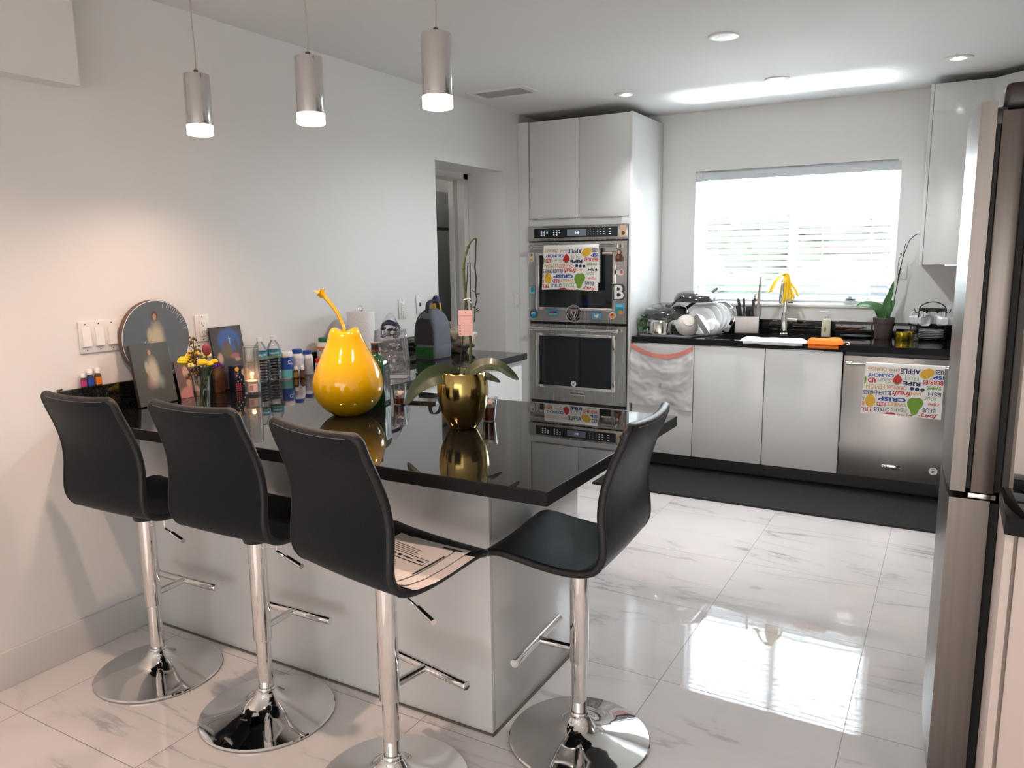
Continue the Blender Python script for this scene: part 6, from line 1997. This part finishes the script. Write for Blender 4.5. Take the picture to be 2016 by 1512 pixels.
frontdrape(b, 1.665, 2.03, .020, 1.0)
tag(obj('dish_cloth', b, M['microwhite'], angle=1.3), 'white microfibre cloth stretched along the front edge of the sink', 'cloth')
b = lump('', '', 2.050, 2.265, 5.060, 5.185, .034, None, 8.7)
frontdrape(b, 2.065, 2.24, .030, 5.0)
k_ = tag(obj('dish_cloth', b, M['orange'], angle=1.3), 'bright orange microfibre cloth at the right end of the sink edge', 'cloth')
b = BM(); tube(b, smooth([(2.258, 5.13, Z2 + .012), (2.285, 5.125, Z2 + .016), (2.300, 5.105, Z2 + .006), (2.282, 5.100, Z2 + .004)], 5), .0025, 6); obj('hanging_loop', b, M['white'], k_)

# --- soap, tray, orchid, tins, cup rack
t = thing('soap_dispenser', 'cream pump soap bottle at the back of the sink', 'soap bottle', (2.095, 5.60, Z2), .2)
b = BM(); loft(b, [(rrect(.029, .021, .012), 0), (rrect(.030, .022, .013), .004), (rrect(.028, .021, .013), .095), (rrect(.024, .019, .014), .112), (rrect(.013, .013, .0125), .120), (rrect(.012, .012, .0118), .132)]); obj('bottle', b, M['soap'], t)
b = BM(); lathe(b, [(0, .1325), (.013, .1325), (.0135, .140), (.005, .143), (.005, .160), (.013, .162), (.013, .170), (0, .171)], 18); box(b, -.040, .004, -.006, .006, .161, .168, bev=.002); obj('pump', b, M['white'], t)
b = BM(); box(b, -.016, .010, -.0232, -.0226, .020, .082); blob2d(b, [(-.012, .03), (-.004, .028), (.0, .05), (-.006, .07), (-.012, .06)], lambda p: Vector((p.x, -.0235, p.y)), 1); obj('label', b, [mat('faded_label', (.62, .58, .42), .4), mat('gold_print', (.35, .24, .08), .5)], t)
b = BM(); lathe(b, [(0, 0), (.085, 0), (.100, .008), (.102, .012), (.098, .013), (.084, .005), (0, .004)], 40, None, sx=1.0, sy=.6); tag(obj('black_tray', b, M['black'], loc=(2.285, 5.60, Z2)), 'thin black oval tray left of the small orchid pot', 'tray')

t = thing('potted_orchid', 'small orchid in a brown plastic pot right of the window', 'plant', (2.447, 5.585, Z2), 0)
b = BM(); lathe(b, [(0, 0), (.048, 0), (.050, .003), (.058, .100), (.062, .101), (.066, .136), (.064, .139), (.060, .136), (.056, .10), (.05, .095), (0, .095)], 36); obj('pot', b, M['terracotta'], t)
b = BM(); lathe(b, [(0, .124), (.058, .122), (.058, .100), (0, .100)], 24); obj('potting_bark', b, M['soil'], t)
for pts, w_, sd in (([(.0, 0, .125), (-.030, -.02, .190), (-.08, -.03, .220), (-.14, -.03, .222), (-.165, -.03, .205)], .030, (0, -.7, .7)), ([(-.01, .01, .125), (-.03, .02, .185), (-.05, .03, .215), (-.075, .03, .205)], .030, (0, -.6, .8)),
                    ([(.005, 0, .125), (.014, -.01, .185), (.012, -.01, .235), (.030, -.01, .30), (.042, -.01, .370)], .024, (0, -1, 0)), ([(.005, -.01, .125), (.012, -.055, .150), (.008, -.075, .120)], .026, (1, 0, .2)), ([(.01, .0, .125), (.028, .0, .17), (.046, .0, .22), (.055, 0, .26)], .012, (0, -1, 0))):
    b = BM(); leaf(b, pts, w_, side=sd); obj('leaf', b, M['leaf2'], t, angle=1.2)
b = BM(); tube(b, smooth([(.02, .02, .125), (.045, .02, .22), (.062, .02, .34), (.068, .02, .42), (.085, .02, .52), (.10, .02, .575), (.118, .02, .632), (.150, .02, .664), (.170, .02, .668)], 6), .0024, 7)
tube(b, [(.03, .03, .125), (.058, .025, .30), (.088, .022, .56), (.094, .022, .61)], .0020, 6)
tube(b, smooth([(.066, .02, .40), (.060, .02, .46), (.066, .02, .52), (.084, .02, .54)], 4), .0016, 6)
ball(b, (.066, .02, .415), .006, 1); ball(b, (.072, .02, .545), .006, 1)
obj('flower_spike', b, M['dry'], t)
def tin(label, x, y, r, h):
    t = thing('gold_tin', label, 'tin', (x, y, Z2), .3, 'round gold tins')
    b = BM(); lathe(b, [(0, 0), (r * .985, 0), (r, .001), (r, h * .72), (0, h * .72)], 40); obj('body', b, M['goldtin'], t)
    b = BM(); lathe(b, [(0, h * .725), (r * 1.02, h * .725), (r * 1.02, h * .97), (r, h), (0, h)], 40); obj('lid', b, M['goldtin'], t)
tin('round gold tin right of the small orchid pot, in front', 2.563, 5.535, .043, .052)
tin('round gold tin tucked behind the front gold tin', 2.600, 5.625, .036, .052)
b = BM(); lathe(b, [(0, 0), (.018, 0), (.020, .003), (.020, .044), (.018, .046), (.017, .043), (.0175, .006), (0, .005)], 20); tag(obj('shot_glass', b, M['glass_body'], loc=(2.640, 5.515, Z2)), 'small clear glass between the gold tins and the cup rack', 'glass')
RX, RY = 2.722, 5.60
t = thing('cup_rack', 'black wire rack holding white cups and saucers', 'rack', (RX, RY, Z2), 0)
b = BM(); tube(b, [(.078 * math.cos(2 * PI * k / 40), .070 * math.sin(2 * PI * k / 40), .010) for k in range(40)], .003, 7, closed=True)
for sx in (-1, 1):
    tube(b, [(sx * .055, -.05, 0.0015), (sx * .055, -.05, .010)], .003, 6); tube(b, [(sx * .055, .05, 0.0015), (sx * .055, .05, .010)], .003, 6)
tube(b, [(-.078, 0, .010), (.078, 0, .010)], .003, 6); tube(b, [(0, -.07, .010), (0, .07, .010)], .003, 6)
obj('base_ring', b, M['blackmetal'], t)
for sx in (-1, 1):
    b = BM(); tube(b, [(sx * .076, 0, .010), (sx * .076, 0, .198)], .0034, 8); obj('post', b, M['blackmetal'], t)
b = BM(); tube(b, smooth([(-.076, 0, .198), (-.060, 0, .222), (-.03, 0, .238), (0, 0, .243), (.03, 0, .238), (.060, 0, .222), (.076, 0, .198)], 5), .0034, 8); obj('carry_handle', b, M['blackmetal'], t)
b = BM()
for zz in (.188, .198):
    tube(b, [(.076 * math.cos(2 * PI * k / 40), .045 * math.sin(2 * PI * k / 40), zz) for k in range(40)], .0028, 7, closed=True)
HK = [(-.088, -.030), (.088, -.030), (-.030, -.058), (.030, -.058), (-.05, .052), (.055, .052)]
for hx_, hy_ in HK:
    tube(b, smooth([(hx_ * .78, hy_ * .72, .190), (hx_ * 1.0, hy_, .176), (hx_ * 1.12, hy_ * 1.12, .188), (hx_ * 1.15, hy_ * 1.15, .202)], 4), .0026, 6)
obj('hook_rings', b, M['blackmetal'], t)
def saucer(k, lab):
    b = BM()
    loft(b, [(rrect(.042, .042, .016), 0), (rrect(.045, .045, .018), .001), (rrect(.070, .066, .022), .007), (rrect(.071, .067, .022), .0088), (rrect(.068, .064, .022), .0095), (rrect(.044, .044, .018), .0042)])
    tag(obj('saucer', b, M['porcelain'], loc=(RX, RY, Z2 + .0140 + .0105 * k), rot=(0, 0, .05 * (k % 2))), lab, 'saucer', 'white saucers stacked in the cup rack')
for k, lab in enumerate(('white saucer at the bottom of the stack in the cup rack', 'white saucer second from the bottom of the stack', 'white saucer in the middle of the stack', 'white saucer second from the top of the stack', 'white saucer topmost of the stack in the cup rack')):
    saucer(k, lab)
def mkcup(lab, x_, y_, z_, rot):
    t = thing('espresso_cup', lab, 'cup', (x_, y_, z_), 0, 'white cups hanging on the wire rack')
    t.rotation_euler = rot
    b = BM(); loft(b, [(rrect(.020, .020, .010), 0), (rrect(.022, .022, .012), .002), (rrect(.027, .027, .013), .020), (rrect(.030, .030, .013), .052), (rrect(.0285, .0285, .0125), .052), (rrect(.025, .025, .012), .020), (rrect(.019, .019, .010), .004)]); obj('cup_wall', b, M['porcelain'], t)
    b = BM(); tube(b, smooth([(.028, 0, .042), (.046, 0, .044), (.050, 0, .026), (.042, 0, .012), (.026, 0, .012)], 5), .0042, 8); obj('handle', b, M['porcelain'], t)
    return t
for lab, hx_, hy_, yaw_ in (('white cup hanging at the front left of the rack, mouth towards the viewer', -.046, -.078, PI / 2 + .5), ('white cup hanging at the front right of the rack, base towards the viewer', .064, -.076, -PI / 2 + .3),
                            ('white cup hanging at the far left of the rack', -.104, -.012, PI), ('white cup hanging at the far right of the rack', .106, -.008, 0.0),
                            ('white cup hanging at the back left of the rack', -.022, .050, 1.2), ('white cup hanging at the back right of the rack', .050, .052, -.6)):
    c_ = mkcup(lab, 0, 0, 0, (0, 0, 0))
    c_.matrix_world = T(RX + hx_, RY + hy_, Z2 + .128) @ R(yaw_, 'Z') @ T(-.026 * 0, 0, 0) @ R(-PI / 2, 'Y') @ T(0, 0, -.026)

# --- trash bag hanging on the first base cabinet door
t = thing('trash_bag', 'white trash bag with a red drawstring hung over a cabinet door', 'bag', (0, 0, 0))
def bag(u, v, layer=0):
    x = .893 + .004 * layer + (.443 - .008 * layer) * u + (u - .5) * .010 * v
    dip = .075 * (1 - (2 * u - 1) ** 2) * (1 if layer == 0 else .15)
    z = CB - .046 - dip * (1 - v) - v * (.420 + .015 * u + .010 * math.sin(u * 9)) - .004 * layer
    d = .014 + .020 * _nz.noise(Vector((x * 8, v * 5, 2.0))) + .008 * _nz.noise(Vector((x * 24, v * 13, 5.0))) + .007 * math.sin(PI * v) * math.sin(u * 9 + 2 * v) + .012 * v * (1 - v) * 2
    return Vector((x, 5.094 - (max(d + .004, .008) if layer == 0 else .0025), z))
b = BM(); sheet(b, lambda u, v: bag(u, v, 0), 48, 44); obj('front_film', b, M['trashfilm'], t, angle=1.3)
b = BM(); sheet(b, lambda u, v: bag(u, v, 1), 30, 24); obj('rear_film', b, M['trashfilm'], t, angle=1.3)
b = BM()
def strap(u, v):
    p = bag(u, 0.02, 0)
    return Vector((p.x, p.y - .004, p.z + .014 - .030 * v + .006 * math.sin(u * 5)))
sheet(b, strap, 40, 4, .0012); obj('drawstring', b, mat('red_drawstring', (.72, .25, .20), .45), t, angle=1.2)
